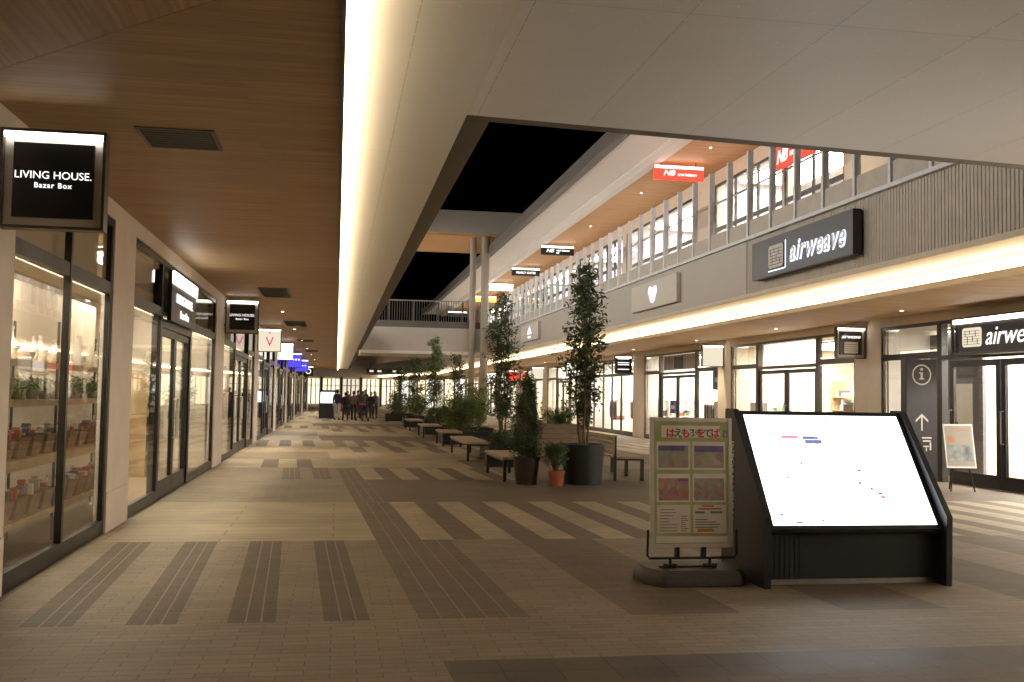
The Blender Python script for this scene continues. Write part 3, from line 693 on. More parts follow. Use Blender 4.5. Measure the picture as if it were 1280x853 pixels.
for i in range(5): m_.box(-.22+i*.1,-.17+i*.1,-.036,-.029,.34,.40)
m_.build('lettering', M['letter'], s)
s = proj_sign('projecting_sign', 'farthest projecting sign of the left row, black with a pale ring', -2.47, 77.3, 3.5, .72, .72, 'panel_black', inner=False)
m_ = MB(); 
for i in range(16):
    a0, a1 = 2*PI*i/16, 2*PI*(i+1)/16
    m_.quad((math.cos(a0)*.2,-.03,.36+math.sin(a0)*.2),(math.cos(a1)*.2,-.03,.36+math.sin(a1)*.2),(math.cos(a1)*.14,-.03,.36+math.sin(a1)*.14),(math.cos(a0)*.14,-.03,.36+math.sin(a0)*.14))
m_.build('ring', M['letter'], s)
# wall header sign over the recessed door of the second left shop
s = thing('header_sign', 'wall sign over the recessed left door, glowing white above a black panel', 'shop sign', (LW+.02,15.6,2.62))
m_ = MB(); m_.box(0,.06,.0,2.6,0,.74); m_.build('panel', M['panel_black'], s)
m_ = MB(); m_.box(.062,.085,.02,2.58,.56,.735); m_.build('light_bar', M['bar'], s)
text('LIVING HOUSE.', .19, M['letter'], (.068,1.3,.36), EAST, s, wfac=1.35, bold=.004); text('Bazar Box', .17, M['letter'], (.068,1.3,.14), EAST, s, wfac=1.3, bold=.002)

def logo(parent, cx, cz, w, h, xx, base, dark, face=-1):
    """rounded cream tile crossed by thin lines; in the plane x = xx, facing -X"""
    m_ = MB(); pts = []
    r = w*.10
    for qx, qz, a0 in ((w/2-r,h/2-r,0),(-w/2+r,h/2-r,90),(-w/2+r,-h/2+r,180),(w/2-r,-h/2+r,270)):
        for k in range(5):
            a = math.radians(a0+k*22.5); pts.append((cx+qx+r*math.cos(a), cz+qz+r*math.sin(a)))
    m_.prism(pts, 'x', xx-.008, xx); m_.build('emblem', base, parent)
    d = MB(); x1 = xx-.011
    for zz in (-.36,-.22,-.10,.04,.17,.32): d.box(x1-.002,x1+.002, cx-w*.42, cx+w*.42, cz+zz*h-h*.012, cz+zz*h+h*.012)
    for yy, za, zb in ((-.2,.04,.32),(.1,.17,.36),(-.3,-.36,-.1),(-.05,-.22,.04),(.22,-.36,.04),(.34,.04,.3)):
        d.box(x1-.002,x1+.002, cx+yy*w-.008, cx+yy*w+.008, cz+za*h, cz+zb*h)
    d.build('emblem_lines', dark, parent)
# fascia sign with backlit lettering (Y 15.5 .. 19.65, z 4.02 .. 4.74)
s = thing('fascia_sign', 'long charcoal fascia sign with blue white backlit lettering', 'shop sign', (8.45,17.6,4.0))
m_ = MB((8.45,17.6,4.0)); m_.box(8.28,8.44,15.5,19.65,4.0,4.76); m_.build('panel', M['panel_dark'], s, bevel=.01)
logo(s, .87, .36, .66, .44, -.185, M['panel_beige'], M['panel_dark'])
m_ = MB(); m_.box(-.178,-.172,.455,.48,.10,.62); m_.box(-.178,-.172,.48,1.24,.085,.105); m_.build('halo', M['letter_blue'], s)
text('airweave', .56, M['letter_dim'], (-.192,-.77,.36), WEST, s, shear=.3, bold=-.004, fit=2.12, spacing=1.12)
text('airweave', .56, M['letter_blue'], (-.178,-.775,.352), WEST, s, name='halo', ext=.002, shear=.3, bold=.016, fit=2.15, spacing=1.12)
# entrance header sign of the same shop
s = thing('header_sign', 'long dark entrance sign with a lit top edge above black glass doors', 'shop sign', (11.7,15.5,2.55))
m_ = MB((11.7,15.5,2.55)); m_.box(11.66,11.98,12.6,17.9,2.55,3.17); m_.build('panel', M['panel_dark'], s)
m_ = MB((11.7,15.5,2.55)); m_.box(11.62,11.659,12.6,17.9,3.09,3.17); m_.build('light_bar', M['bar'], s)
m_ = MB((11.7,15.5,2.55)); m_.box(11.60,11.99,12.55,17.95,3.172,3.20); m_.box(11.60,11.659,17.905,17.95,2.5,3.17); m_.box(11.60,11.99,12.55,17.95,2.5,2.549); m_.build('frame', M['bronze'], s)
logo(s, 1.86, .27, .58, .36, -.045, M['white_box2'], M['panel_dark'])
text('airweave', .48, M['letter'], (-.05,1.47,.26), WEST, s, shear=.3, bold=.0, fit=1.75, align='LEFT')
# square projecting signs of the right row
s = proj_sign('projecting_sign', 'dark square projecting sign with a cream emblem beside the information pillar', 11.26, 21.9, 3.29, .72, .72, 'panel_dark', bracket=1)
text('airweave', .13, M['letter'], (0,-.04,.50), FRONT, s, shear=.25)
m_ = MB(); m_.box(-.17,.17,-.045,-.036,.12,.38); m_.build('emblem', M['panel_white'], s)
m_ = MB()
for zz in (.17,.22,.27,.32): m_.box(-.15,.15,-.048,-.046,zz,zz+.008)
m_.build('emblem_lines', M['panel_dark'], s)
s = proj_sign('projecting_sign', 'plain pale projecting sign on the pillar between two right shops', 11.27, 30.7, 3.28, .72, .68, 'white_box2', inner=False, bracket=1)
s = proj_sign('projecting_sign', 'black projecting sign with white lines on the right row', 11.27, 40.9, 3.28, .72, .70, 'panel_black', inner=False, bracket=1)
m_ = MB()
for zz in (.15,.34,.42,.58): m_.box(-.24,.24,-.036,-.029,zz,zz+.035)
m_.build('lettering', M['letter'], s)
s = proj_sign('projecting_sign', 'small cream projecting sign seen between the two tall trees', 11.27, 50.0, 3.28, .72, .70, 'white_box', inner=False, bracket=1)
s = proj_sign('projecting_sign', 'cream projecting sign beyond the second tall tree', 11.27, 59.2, 3.28, .72, .70, 'white_box2', inner=False, bracket=1)
s = proj_sign('projecting_sign', 'red projecting sign far along the right row', 11.27, 68.3, 3.28, .72, .70, 'red', inner=False, bracket=1)
s = proj_sign('projecting_sign', 'white projecting sign farthest along the right row', 11.27, 77.6, 3.28, .72, .70, 'white_box', inner=False, bracket=1)
# beige fascia panels with small glowing marks
def disc(m_, x, y, z, r, n=16, sy=1):
    m_.add([(x, y+math.cos(2*PI*i/n)*r*sy, z+math.sin(2*PI*i/n)*r) for i in range(n)], [tuple(range(n))])
s = thing('fascia_sign', 'beige fascia panel with a glowing round twin lobed mark', 'shop sign', (8.44,26.6,4.03))
m_ = MB((8.44,26.6,4.03)); m_.box(8.36,8.46,24.6,28.6,4.03,4.76); m_.build('panel', M['panel_beige'], s, bevel=.006)
m_ = MB(); disc(m_,-.09,-.02,.34,.21,sy=1.25); disc(m_,-.092,.20,.47,.13,sy=1.2); disc(m_,-.094,-.26,.46,.12,sy=1.2); m_.build('glowing_mark', M['letter_blue'], s)
s = thing('fascia_sign', 'small far beige fascia panel with a glowing peaked mark', 'shop sign', (8.44,44.6,4.03))
m_ = MB((8.44,44.6,4.03)); m_.box(8.36,8.46,42.6,46.7,4.03,4.78); m_.build('panel', M['panel_beige'], s, bevel=.006)
m_ = MB(); m_.add([(-.09,-.55,.30),(-.09,.55,.30),(-.09,.2,.5),(-.09,-.02,.66),(-.09,-.25,.5)],[(0,1,2,3,4)]); m_.quad((-.09,-.35,.12),(-.09,.35,.12),(-.09,.35,.2),(-.09,-.35,.2)); m_.build('glowing_mark', M['letter_blue'], s)
# upper floor hanging signs
def hang_sign(label, cx, y, zt, panel, wd=1.62, h=.44, parts=()):
    t = thing('hanging_sign', label, 'hanging sign', (cx,y,zt), group=None)
    m_ = MB(); m_.box(-wd/2,wd/2,-.06,.06,-h,0); m_.build('box', M[panel], t)
    m_ = MB(); m_.box(-wd/2+.02,wd/2-.02,-.075,-.061,-.085,-.01); m_.build('light_bar', M['bar'], t)
    m_ = MB(); m_.tube([(-wd*.35,0,0),(-wd*.35,0,9.0-zt)],.012,6); m_.tube([(wd*.35,0,0),(wd*.35,0,9.0-zt)],.012,6); m_.build('hanger', M['black'], t)
    for p in parts: text(p[0], p[1], M['letter'] if panel != 'white_box' else M['panel_dark'], (p[2],-.066,p[3]), FRONT, t, shear=p[4] if len(p) > 4 else 0, bold=.006, wfac=p[5] if len(p) > 5 else 1)
hang_sign('red hanging sign under the upper right ceiling', 10.4, 30.5, 8.86, 'red', parts=(('NB',.24,-.33,-.235,.3,1.15),('new balance',.125,.27,-.27)))
hang_sign('black hanging sign with bold white initials under the upper right ceiling', 10.35, 48.2, 8.84, 'panel_black', parts=(('NB',.24,-.38,-.235,.3,1.15),('new balance',.13,.27,-.21),('golf',.10,.0,-.33)))
hang_sign('dark hanging sign with one line of capital letters under the upper right ceiling', 10.42, 57, 8.83, 'panel_dark', parts=(('PEARLY GATES',.17,0,-.27),))
hang_sign('white glowing hanging sign under the upper right ceiling', 10.35, 65.5, 8.82, 'white_box', parts=())
hang_sign('orange hanging sign under the upper right ceiling', 10.4, 73, 8.7, 'orange')
hang_sign('small dark hanging sign behind the bridge columns', 9.9, 86, 8.6, 'panel_dark')
# red wall sign of the upper shop
s = thing('header_sign', 'red wall sign behind the upper balustrade fins', 'shop sign', (RX-.03,25.3,7.55))
m_ = MB(); m_.box(-.05,.0,-1.0,1.65,.40,1.05); m_.build('panel', M['red'], s)
text('NB', .5, M['letter'], (-.058,.95,.74), WEST, s, shear=.3, bold=.014); text('new balance', .26, M['letter'], (-.058,-.2,.72), WEST, s, bold=.004)
s = thing('wall_graphic', 'red graphic panel low in the upper shop window', 'poster', (RX+.3,26.8,5.4))
m_ = MB(); m_.box(0,.03,-2.2,2.2,0,.8); m_.build('panel', M['red'], s)
m_ = MB(); m_.box(-.006,-.001,-2.1,2.1,.3,.36); m_.build('stripe', M['letter'], s)
# shop ceiling direction board under the far white wall
s = thing('direction_board', 'long dark direction board hanging under the far end ceiling', 'hanging sign', (4.3,92,3.35))
m_ = MB(); m_.box(-1.75,1.75,-.06,.06,0,.42); m_.build('panel', M['panel_black'], s)
m_ = MB()
for x in (-1.3,-.6,.75,1.3): m_.box(x-.18,x+.18,-.07,-.061,.13,.3)
m_.build('lettering', M['white_box2'], s)
m_ = MB(); m_.tube([(-1.4,0,.42),(-1.4,0,1.1)],.02,6); m_.tube([(1.4,0,.42),(1.4,0,1.1)],.02,6); m_.build('hanger', M['black'], s)

# ------------------------------------------------------------------ information pillar and easel at the right shopfront
s = thing('information_pillar', 'tall charcoal information pillar with a ringed i and an upward arrow', 'signpost', (11.05,18.15,0))
m_ = MB(); m_.box(-.32,.32,-.1,.1,.03,2.42); m_.build('slab', M['panel_dark'], s, bevel=.008)
m_ = MB(); m_.box(-.29,.29,-.085,.085,0,.029); m_.build('plinth', M['black'], s)
m_ = MB(); n = 28
for i in range(n):
    a0, a1 = 2*PI*i/n, 2*PI*(i+1)/n
    m_.quad((math.cos(a0)*.20,-.104,2.12+math.sin(a0)*.20),(math.cos(a1)*.20,-.104,2.12+math.sin(a1)*.20),(math.cos(a1)*.172,-.104,2.12+math.sin(a1)*.172),(math.cos(a0)*.172,-.104,2.12+math.sin(a0)*.172))
m_.build('ring', M['letter_dim'], s)
m_ = MB(); m_.lathe([(.028,-.003),(.028,.003)], n=14); q = m_.build('dot', M['letter_dim'], s); q.rotation_euler = (PI/2,0,0); q.location = (0,-.104,2.225)
m_ = MB(); m_.box(-.022,.022,-.107,-.101,2.03,2.17); m_.box(-.05,-.0225,-.107,-.101,2.14,2.17); m_.box(-.05,-.0225,-.107,-.101,2.03,2.055); m_.box(.0225,.05,-.107,-.101,2.03,2.055); m_.build('letter_i', M['letter_dim'], s)
m_ = MB(); m_.box(-.014,.014,-.105,-.101,1.05,1.36)
for sg in (-1,1): m_.add([(0,-.1045,1.375),(0,-.1045,1.33),(sg*.13,-.1045,1.21),(sg*.13,-.1045,1.255)],[(0,1,2,3)])
m_.build('arrow', M['letter_dim'], s)
m_ = MB(); m_.box(.0,.2,-.105,-.101,.90,.93); m_.box(.02,.18,-.105,-.101,.84,.87); m_.box(.16,.19,-.105,-.101,.68,.83); m_.box(.03,.14,-.105,-.101,.74,.765); m_.box(.08,.1,-.105,-.101,.66,.73); m_.build('pictogram', M['letter_dim'], s)
s = thing('easel_board', 'tilted poster board on a black easel outside the right glass doors', 'easel sign', (11.15,17.0,0), math.radians(-8))
m_ = MB(); m_.tube([(-.22,-.12,0),(0,.14,1.25)],.014,6); m_.tube([(.22,-.12,0),(0.02,.14,1.25)],.014,6); m_.tube([(0,.42,0),(0,.15,1.22)],.014,6); m_.box(-.26,.26,-.07,-.04,.40,.425); m_.build('easel', M['black'], s)
art = goods_mat('poster_art', [(.5,.45,.42),(.25,.33,.35),(.55,.38,.25),(.6,.58,.55)], 1)
def tilt(m_, pts, c=(0,-.075,.42), ang=-12):
    Rm = Matrix.Rotation(math.radians(ang),3,'X'); return [tuple(Rm @ Vector(p)+Vector(c)) for p in pts]
def tbox(m_, x0,x1,y0,y1,z0,z1, **k):
    P = tilt(m_, [(x0,y0,z0),(x1,y0,z0),(x1,y1,z0),(x0,y1,z0),(x0,y0,z1),(x1,y0,z1),(x1,y1,z1),(x0,y1,z1)], **k)
    m_.add(P, [(0,3,2,1),(4,5,6,7),(0,1,5,4),(1,2,6,5),(2,3,7,6),(3,0,4,7)]); return m_
tbox(MB(), -.27,.27,-.012,.012,0,.80).build('board', M['alu'], s)
tbox(MB(), -.25,.25,-.015,-.0125,.03,.77).build('poster', pm('poster_cream', (.40,.36,.30), .5, .05, 4), s)
m_ = MB(); tbox(m_, -.22,.22,-.018,-.0155,.12,.42)
m_.build('picture', pm('poster_picture', (.28,.30,.30), .5, .6, 6), s)
m_ = MB(); tbox(m_, -.2,-.07,-.018,-.0155,.46,.58); tbox(m_,-.12,.2,-.018,-.0155,.68,.70); m_.build('print', pm('poster_orange', (.55,.28,.15), .5, .2, 6), s)

# ------------------------------------------------------------------ map kiosk
kx0, kx1 = 3.60, 5.33
ks = thing('map_kiosk', 'dark mall map kiosk with a big slanting white illuminated screen', 'kiosk', ((kx0+kx1)/2, 8.75, 0))
o = ((kx0+kx1)/2, 8.75, 0)
prof = [(8.25,0),(9.25,0),(9.16,1.51),(8.98,1.51),(8.235,.60)]
for xa, xb in ((kx0,kx0+.055),(kx1-.055,kx1)):
    m_ = MB(o); m_.prism(prof, 'x', xa, xb); m_.build('side_panel', M['frame_grey'], ks)
m_ = MB(o); m_.box(kx0+.056,kx1-.056,8.42,8.45,.05,.55)
x = kx0+.075
while x < kx0+.42: m_.box(x,x+.034,8.414,8.42,.052,.52); x += .045
m_.build('ribbed_front', M['frame_grey'], ks)
m_ = MB(o); m_.box(kx0+.056,kx1-.056,9.12,9.15,.03,1.49); m_.build('back_panel', M['frame_grey'], ks)
m_ = MB(o); m_.box(kx0+.056,kx1-.056,8.44,9.1,.0,.045); m_.build('foot', M['steel'], ks)
# slanted housing between the cheeks
A = Vector((0,8.30,.505)); B = Vector((0,9.00,1.475)); dv = (B-A).normalized(); nv = Vector((0,-dv.z,dv.y))
def kq(m_, xa, xb, ta, tb, na, nb):
    L_ = (B-A).length; P = []
    for nn in (na, nb):
        for (xx, tt) in ((xa,ta),(xb,ta),(xb,tb),(xa,tb)):
            q = A+dv*(tt*L_)+nv*nn; P.append((xx, q.y, q.z))
    m_.add(P, [(0,3,2,1),(4,5,6,7),(0,1,5,4),(1,2,6,5),(2,3,7,6),(3,0,4,7)]); return m_
kq(MB(o), kx0+.056, kx1-.056, -.03, 1.02, -.05, -.004).build('screen_housing', M['frame_grey'], ks)
bz_ = MB(o); kq(bz_, kx0+.056, kx0+.10, -.02, 1.0, -.003, .012); kq(bz_, kx1-.10, kx1-.056, -.02, 1.0, -.003, .012); kq(bz_, kx0+.101, kx1-.101, -.02, .015, -.003, .012); kq(bz_, kx0+.101, kx1-.101, .978, 1.0, -.003, .012)
bz_.build('bezel', M['black'], ks)
sc = kq(MB(o), kx0+.102, kx1-.102, .017, .976, -.002, .006).build('screen', M['screen'], ks)
m_ = MB(o); W_ = kx1-kx0-.204
def mk(m_, u, v, w_, h_): w_ = w_*1.3+.004; h_ = h_*1.3+.004; kq(m_, kx0+.102+u*W_, kx0+.102+(u+w_)*W_, v, v+h_, .0065, .0075)
for u,v,w_,h_ in ((.51,.94,.03,.008),(.62,.47,.015,.012),(.60,.36,.013,.012),(.66,.31,.012,.012),(.70,.27,.02,.012),(.16,.41,.01,.008),(.06,.10,.01,.01),(.14,.035,.03,.008),(.30,.05,.01,.008),(.27,.53,.01,.008)): mk(m_,u,v,w_,h_)
m_.build('map_print', em('map_grey', (.3,.3,.33), .6), sc)
m_ = MB(o); mk(m_,.20,.762,.08,.02); mk(m_,.71,.235,.018,.02); m_.build('map_print', em('map_pink', (.9,.35,.4), .8), sc)
m_ = MB(o); mk(m_,.335,.755,.075,.02); mk(m_,.345,.715,.08,.025); m_.build('map_print', em('map_blue', (.22,.22,.5), .8), sc)
m_ = MB(o)
for i in range(46):
    u, v = R.uniform(.05,.9), R.uniform(.05,.9); mk(m_, u, v, R.uniform(.01,.05), R.uniform(.006,.03))
tag(m_.build('map_print', em('map_faint', (.80,.83,.70), .93), sc), kind='stuff')
m_ = None
text('INFORMATION', .105, M['letter_dim'], (kx0-.003-o[0], 8.98-o[1], .86), (PI, PI/2, 0), ks, ext=.002, bold=.001)

# ------------------------------------------------------------------ poster stand
ps = thing('poster_stand', 'silver framed poster stand with a colourful green poster and grey weighted base', 'poster stand', (3.08,8.62,0))
def pb(m_, x0,x1,z0,z1,y0,y1): return tbox(m_, x0,x1,y0,y1,z0,z1, c=(0,-.02,.30), ang=-3)
W2, HH = .375, 1.13
m_ = MB(); pb(m_,-W2,-W2+.035,0,HH,-.018,.018); pb(m_,W2-.035,W2,0,HH,-.018,.018); pb(m_,-W2+.036,W2-.036,HH-.035,HH,-.018,.018); pb(m_,-W2+.036,W2-.036,0,.035,-.018,.018); m_.build('frame', M['alu'], ps, bevel=.005)
bk = pb(MB(),-W2+.03,W2-.03,.03,HH-.03,-.004,.004).build('poster', pm('poster_green', (.50,.53,.30), .16, .25, 3), ps)
wht = pm('poster_paper', (.85,.80,.76), .16, .05, 5); 
m_ = MB(); pb(m_,-.27,.27,.955,1.06,-.0062,-.0045); pb(m_,-.325,.325,.045,.10,-.0062,-.0045)
for zz in (.125,.395,.675): pb(m_,-.315,-.012,zz,zz+.245,-.0062,-.0045); pb(m_,.012,.315,zz,zz+.245,-.0062,-.0045)
m_.build('paper', wht, bk)
def photo(c, sc):
    m, n, out = nt('photo_print'); b = n.nodes.new('ShaderNodeBsdfPrincipled'); tc_ = n.nodes.new('ShaderNodeTexCoord')
    a = n.nodes.new('ShaderNodeTexNoise'); a.inputs['Scale'].default_value = sc; a.inputs['Detail'].default_value = 9; a.inputs['Distortion'].default_value = 1.6
    v = n.nodes.new('ShaderNodeTexVoronoi'); v.inputs['Scale'].default_value = sc*2.2
    n.links.new(tc_.outputs['Object'], a.inputs['Vector']); n.links.new(tc_.outputs['Object'], v.inputs['Vector'])
    x = n.nodes.new('ShaderNodeMix'); x.data_type = 'RGBA'; x.inputs['Factor'].default_value = .45; n.links.new(a.outputs['Color'], x.inputs['A']); n.links.new(v.outputs['Color'], x.inputs['B'])
    y = n.nodes.new('ShaderNodeMix'); y.data_type = 'RGBA'; y.inputs['Factor'].default_value = .62; y.inputs['B'].default_value = tuple(k*1.5 for k in c)+(1,); n.links.new(x.outputs['Result'], y.inputs['A'])
    n.links.new(y.outputs['Result'], b.inputs['Base Color']); b.inputs['Roughness'].default_value = .16; n.links.new(b.outputs[0], out.inputs[0]); return m
for (x0,x1,z0,z1,c,c2) in ((-.30,-.025,.69,.885,(.25,.19,.14),9),(.025,.30,.69,.885,(.30,.22,.20),7),(-.30,-.025,.41,.60,(.30,.12,.09),12),(.025,.30,.41,.60,(.28,.20,.17),14)):
    q = MB(); pb(q,x0,x1,z0,z1,-.0078,-.0065); q.build('photo', photo(c, c2), bk)
m_ = MB(); pb(m_,-.30,-.06,.84,.885,-.0088,-.008); pb(m_,.03,.295,.83,.883,-.0088,-.008); pb(m_,-.12,-.03,.575,.60,-.0088,-.008); m_.build('print', pm('print_violet', (.16,.13,.30), .4, .3, 9), bk)
m_ = MB()
for i in range(8): pb(m_,-.29,-.29+R.uniform(.06,.16),.145+i*.026,.150+i*.026,-.0088,-.008); pb(m_,-.10,-.10+R.uniform(.03,.07),.145+i*.018,.150+i*.018,-.0088,-.008)
for i in range(4): pb(m_,.03,.03+R.uniform(.1,.24),.24-i*.022,.247-i*.022,-.0088,-.008)
m_.build('print', pm('print_grey', (.14,.13,.13), .5, .2, 9), bk)
m_ = MB(); pb(m_,.05,.2,.137,.165,-.0088,-.008); m_.build('print', pm('print_orange', (.6,.32,.08), .5, .2, 9), bk)
m_ = MB(); pb(m_,.06,.27,.33,.342,-.0088,-.008); pb(m_,.09,.2,.355,.366,-.0088,-.008); m_.build('print', pm('print_red', (.55,.1,.1), .5, .2, 9), bk)
m_ = MB(); pb(m_,.03,.12,.296,.315,-.0088,-.008); pb(m_,.17,.28,.296,.315,-.0088,-.008); m_.build('print', pm('print_green', (.08,.28,.16), .5, .2, 9), bk)
tc = [(.6,.06,.05),(.05,.3,.12)]
for i, ch in enumerate('はえもみをてば'):
    text(ch, .085, pm('title_ink', tc[i%2], .4, .1, 5), (-.225+i*.068,-.038-.050,1.292), (PI/2+math.radians(-3),0,0), bk, ext=.001, bold=.003)
text('?!', .085, pm('title_ink', (.2,.2,.22), .4, .1, 5), (.27,-.088,1.292), (PI/2-math.radians(3),0,0), bk, ext=.001, bold=.003)
m_ = MB()
m_.tube([(-.40,-.03,.46),(-.405,-.03,.24),(-.385,-.03,.215),(.385,-.03,.215),(.405,-.03,.24),(.40,-.03,.46)], .011, 8)
for x in (-.14,.10): m_.box(x-.02,x+.02,-.05,-.01,.215,.31)
m_.build('bracket', M['black'], ps)
m_ = MB()
m_.tube([(-.30,-.03,.14),(.22,-.03,.14)], .011, 8); m_.tube([(-.20,-.03,.21),(-.20,-.03,.13)],.013,6); m_.tube([(.16,-.03,.21),(.16,-.03,.13)],.013,6)
for x in (-.24,-.16,.12,.20): m_.lathe([(.02,-.02),(.025,0),(.02,.02)], c=(x,-.03,.15), n=10)
m_.build('hinge_bar', M['black'], ps)
m_ = MB(); n = 8
top = [(-.30,-.22),(.34,-.22),(.42,-.12),(.42,.25),(.30,.33),(-.32,.33),(-.42,.22),(-.42,-.05)]
low = [(x*1.08,y*1.12) for x, y in top]
m_.add([(x,y,.135) for x,y in top]+[(x,y,.06) for x,y in low]+[(x*1.0,y,.0) for x,y in low], [tuple(range(8))]+[(i,(i+1)%8,8+(i+1)%8,8+i) for i in range(8)]+[(8+i,8+(i+1)%8,16+(i+1)%8,16+i) for i in range(8)]+[tuple(range(23,15,-1))])
m_.build('weighted_base', M['plastic'], ps, bevel=.012, smooth=True)

# ------------------------------------------------------------------ benches, planters, trees
def bench(label, x0,x1,y0,y1, h=.46, n=4):
    t = thing('bench', label, 'bench', ((x0+x1)/2,(y0+y1)/2,0), group='timber benches along the planters')
    w_, l_ = (x1-x0)/2, (y1-y0)/2
    m_ = MB(); k = 6
    for i in range(k): a = -w_+2*w_*i/k; m_.box(a+.005,a+2*w_/k-.005,-l_,l_,h-.05,h)
    m_.build('seat', M['bench'], t)
    m_ = MB(); m_.box(-w_+.03,w_-.03,-l_+.03,-l_+.07,h-.09,h-.052); m_.box(-w_+.03,w_-.03,l_-.07,l_-.03,h-.09,h-.052); m_.box(-w_+.03,-w_+.07,-l_+.071,l_-.071,h-.09,h-.052); m_.box(w_-.07,w_-.03,-l_+.071,l_-.071,h-.09,h-.052); m_.build('frame', M['black'], t)
    for sx in (-1,1):
        for sy in (-1,1): q = MB(); q.box(sx*(w_-.03)-.028*(sx>0)*2, sx*(w_-.03)+.028*(sx<0)*2, sy*(l_-.03)-.056*(sy>0), sy*(l_-.03)+.056*(sy<0), 0, h-.091); q.build('leg', M['black'], t)
    return t
bench('nearest backless timber bench partly behind the dark potted shrub', 3.05,3.62,18.8,21.1)
bench('second backless timber bench with its whole top in view', 3.10,3.72,24.6,28.2)
bench('third backless timber bench from the near end', 3.2,3.85,31.4,33.5)
bench('fourth backless timber bench from the near end', 3.1,3.85,37.5,39.8)
bench('fifth and farthest backless timber bench', 3.1,3.8,44.5,47.5)
t = thing('backed_bench', 'timber bench with a slatted backrest behind the silver poster stand', 'bench', (5.58,20.2,0))
m_ = MB(); 
for i in range(5): m_.box(-.26+i*.108,-.26+i*.108+.098,-1.15,1.15,.42,.46)
m_.build('seat', M['bench'], t)
m_ = MB()
for i in range(4): m_.box(-.34,-.315,-1.15,1.15,.50+i*.085,.575+i*.085)
m_.box(-.40,-.27,-1.17,1.17,.845,.87); m_.build('backrest', M['bench'], t)
for sy in (-1,0,1):
    m_ = MB(); m_.box(.22,.28,sy*1.08-.03,sy*1.08+.03,0,.419); m_.build('leg', M['black'], t); m_ = MB(); m_.box(-.313,-.265,sy*1.08-.03,sy*1.08+.03,0,.845); m_.build('leg', M['black'], t)
m_ = MB(); m_.box(-.264,.219,-1.1,-1.06,.385,.419); m_.box(-.264,.219,1.06,1.1,.385,.419); m_.build('frame', M['black'], t)

def leaves(pts, size, asp=.38, spread=1., seed=1):
    r = random.Random(seed); m_ = MB(); vs = []; fs = []
    for p in pts:
        d = Vector((r.gauss(0,1),r.gauss(0,1),r.gauss(0,.7)-.25)).normalized(); n = Vector((r.gauss(0,1),r.gauss(0,1),r.gauss(0,1))).cross(d).normalized()
        L_ = size*r.uniform(.6,1.25); W_ = L_*asp; q = Vector(p); k = len(vs)
        up = d.cross(n)*W_*.25
        vs += [q, q+d*L_*.5+n*W_*.5+up, q+d*L_, q+d*L_*.5-n*W_*.5+up]; fs.append((k,k+1,k+2,k+3))
    m_.add(vs, fs); return m_
def potted_tree(name, label, loc, h, z0, crown, stems, nleaf, seed, pot, leafm='leaf', lsize=.085, cat='potted tree', base_z=.6):
    """several thin stems from a pot; crown(z) gives the crown radius at height z"""
    r = random.Random(seed)
    t = thing(name, label, cat, loc)
    P = []; m_ = MB()
    for k in range(stems):
        a = 2*PI*k/stems+r.uniform(-.4,.4); x, y = .06*math.cos(a), .06*math.sin(a); pts = [(x,y,base_z)]; n = 9; hh = h*(1-.10*k)
        for i in range(1, n+1):
            z = base_z+(hh-base_z)*i/n; x += r.uniform(-.035,.035)+.022*math.cos(a)*(1 if i < 4 else -.3); y += r.uniform(-.035,.035)+.022*math.sin(a)*(1 if i < 4 else -.3); pts.append((x,y,z))
        m_.tube(pts, [.022*(1-.8*i/n)+.003 for i in range(n+1)], 7); P.append(pts)
    # twigs with leaf clusters
    twigs = []
    while len(twigs) < nleaf//11:
        z = r.uniform(z0, h)
        if r.random() > (crown(z)/.5)**.6+.15: continue
        pts = P[r.randrange(stems)]; zz = min(z, pts[-1][2]); i = max(0, min(len(pts)-2, int((zz-base_z)/(pts[-1][2]-base_z)*(len(pts)-1)))); a0 = Vector(pts[i]).lerp(Vector(pts[i+1]), .5)
        a = r.uniform(0,2*PI); lob = .5+.5*math.sin(2.3*a+z*4.1+seed)*math.cos(z*6.7+seed*2.1+a)
        if lob < .28 and r.random() < .75: continue
        rad = crown(z)*(r.random()**.5)*(.55+.95*lob)
        e = Vector((rad*math.cos(a), rad*math.sin(a), z+r.uniform(-.05,.12))); b0 = Vector((a0.x,a0.y,e.z-rad*.6)); twigs.append((b0,e))
        m_.tube([b0, b0.lerp(e,.5)+Vector((0,0,.03)), e], [.005,.004,.002], 4)
    m_.build('trunk', M['bark'], t)
    L_ = []
    for b0, e in twigs:
        for k in range(11): q = b0.lerp(e, r.uniform(.45,1.08)); L_.append(q+Vector((r.gauss(0,.035),r.gauss(0,.035),r.gauss(0,.04))))
    leaves(L_, lsize, seed=seed).build('crown', M[leafm], t)
    pot(t)
    return t
def tub(rt, rb_, h, mat, nside=20, soil=True):
    def f(t):
        m_ = MB(); m_.lathe([(rb_,0),(rt*.97,h*.9),(rt*1.03,h*.9),(rt*1.03,h),(rt*.93,h),(rt*.92,h-.06)], n=nside); p_ = m_.build('pot', M[mat], t, smooth=nside > 12)
        q = MB(); q.lathe([(rt*.9,h-.075),(rt*.9,h-.058)], n=nside); q.build('soil', M['soil'], p_)
    return f
def boxpot(wx, wy, h, mat, slat=True):
    def f(t):
        m_ = MB(); n = max(3,int(h/.11))
        for i in range(n):
            a, b = h*i/n, h*(i+1)/n-.008
            m_.box(-wx,wx,-wy,-wy+.03,a,b); m_.box(-wx,wx,wy-.03,wy,a,b); m_.box(-wx,-wx+.03,-wy+.031,wy-.031,a,b); m_.box(wx-.03,wx,-wy+.031,wy-.031,a,b)
        p_ = m_.build('planter_box', M[mat], t)
        q = MB(); q.box(-wx+.032,wx-.032,-wy+.032,wy-.032,.02,h-.05); q.build('soil', M['soil'], p_)
    return f
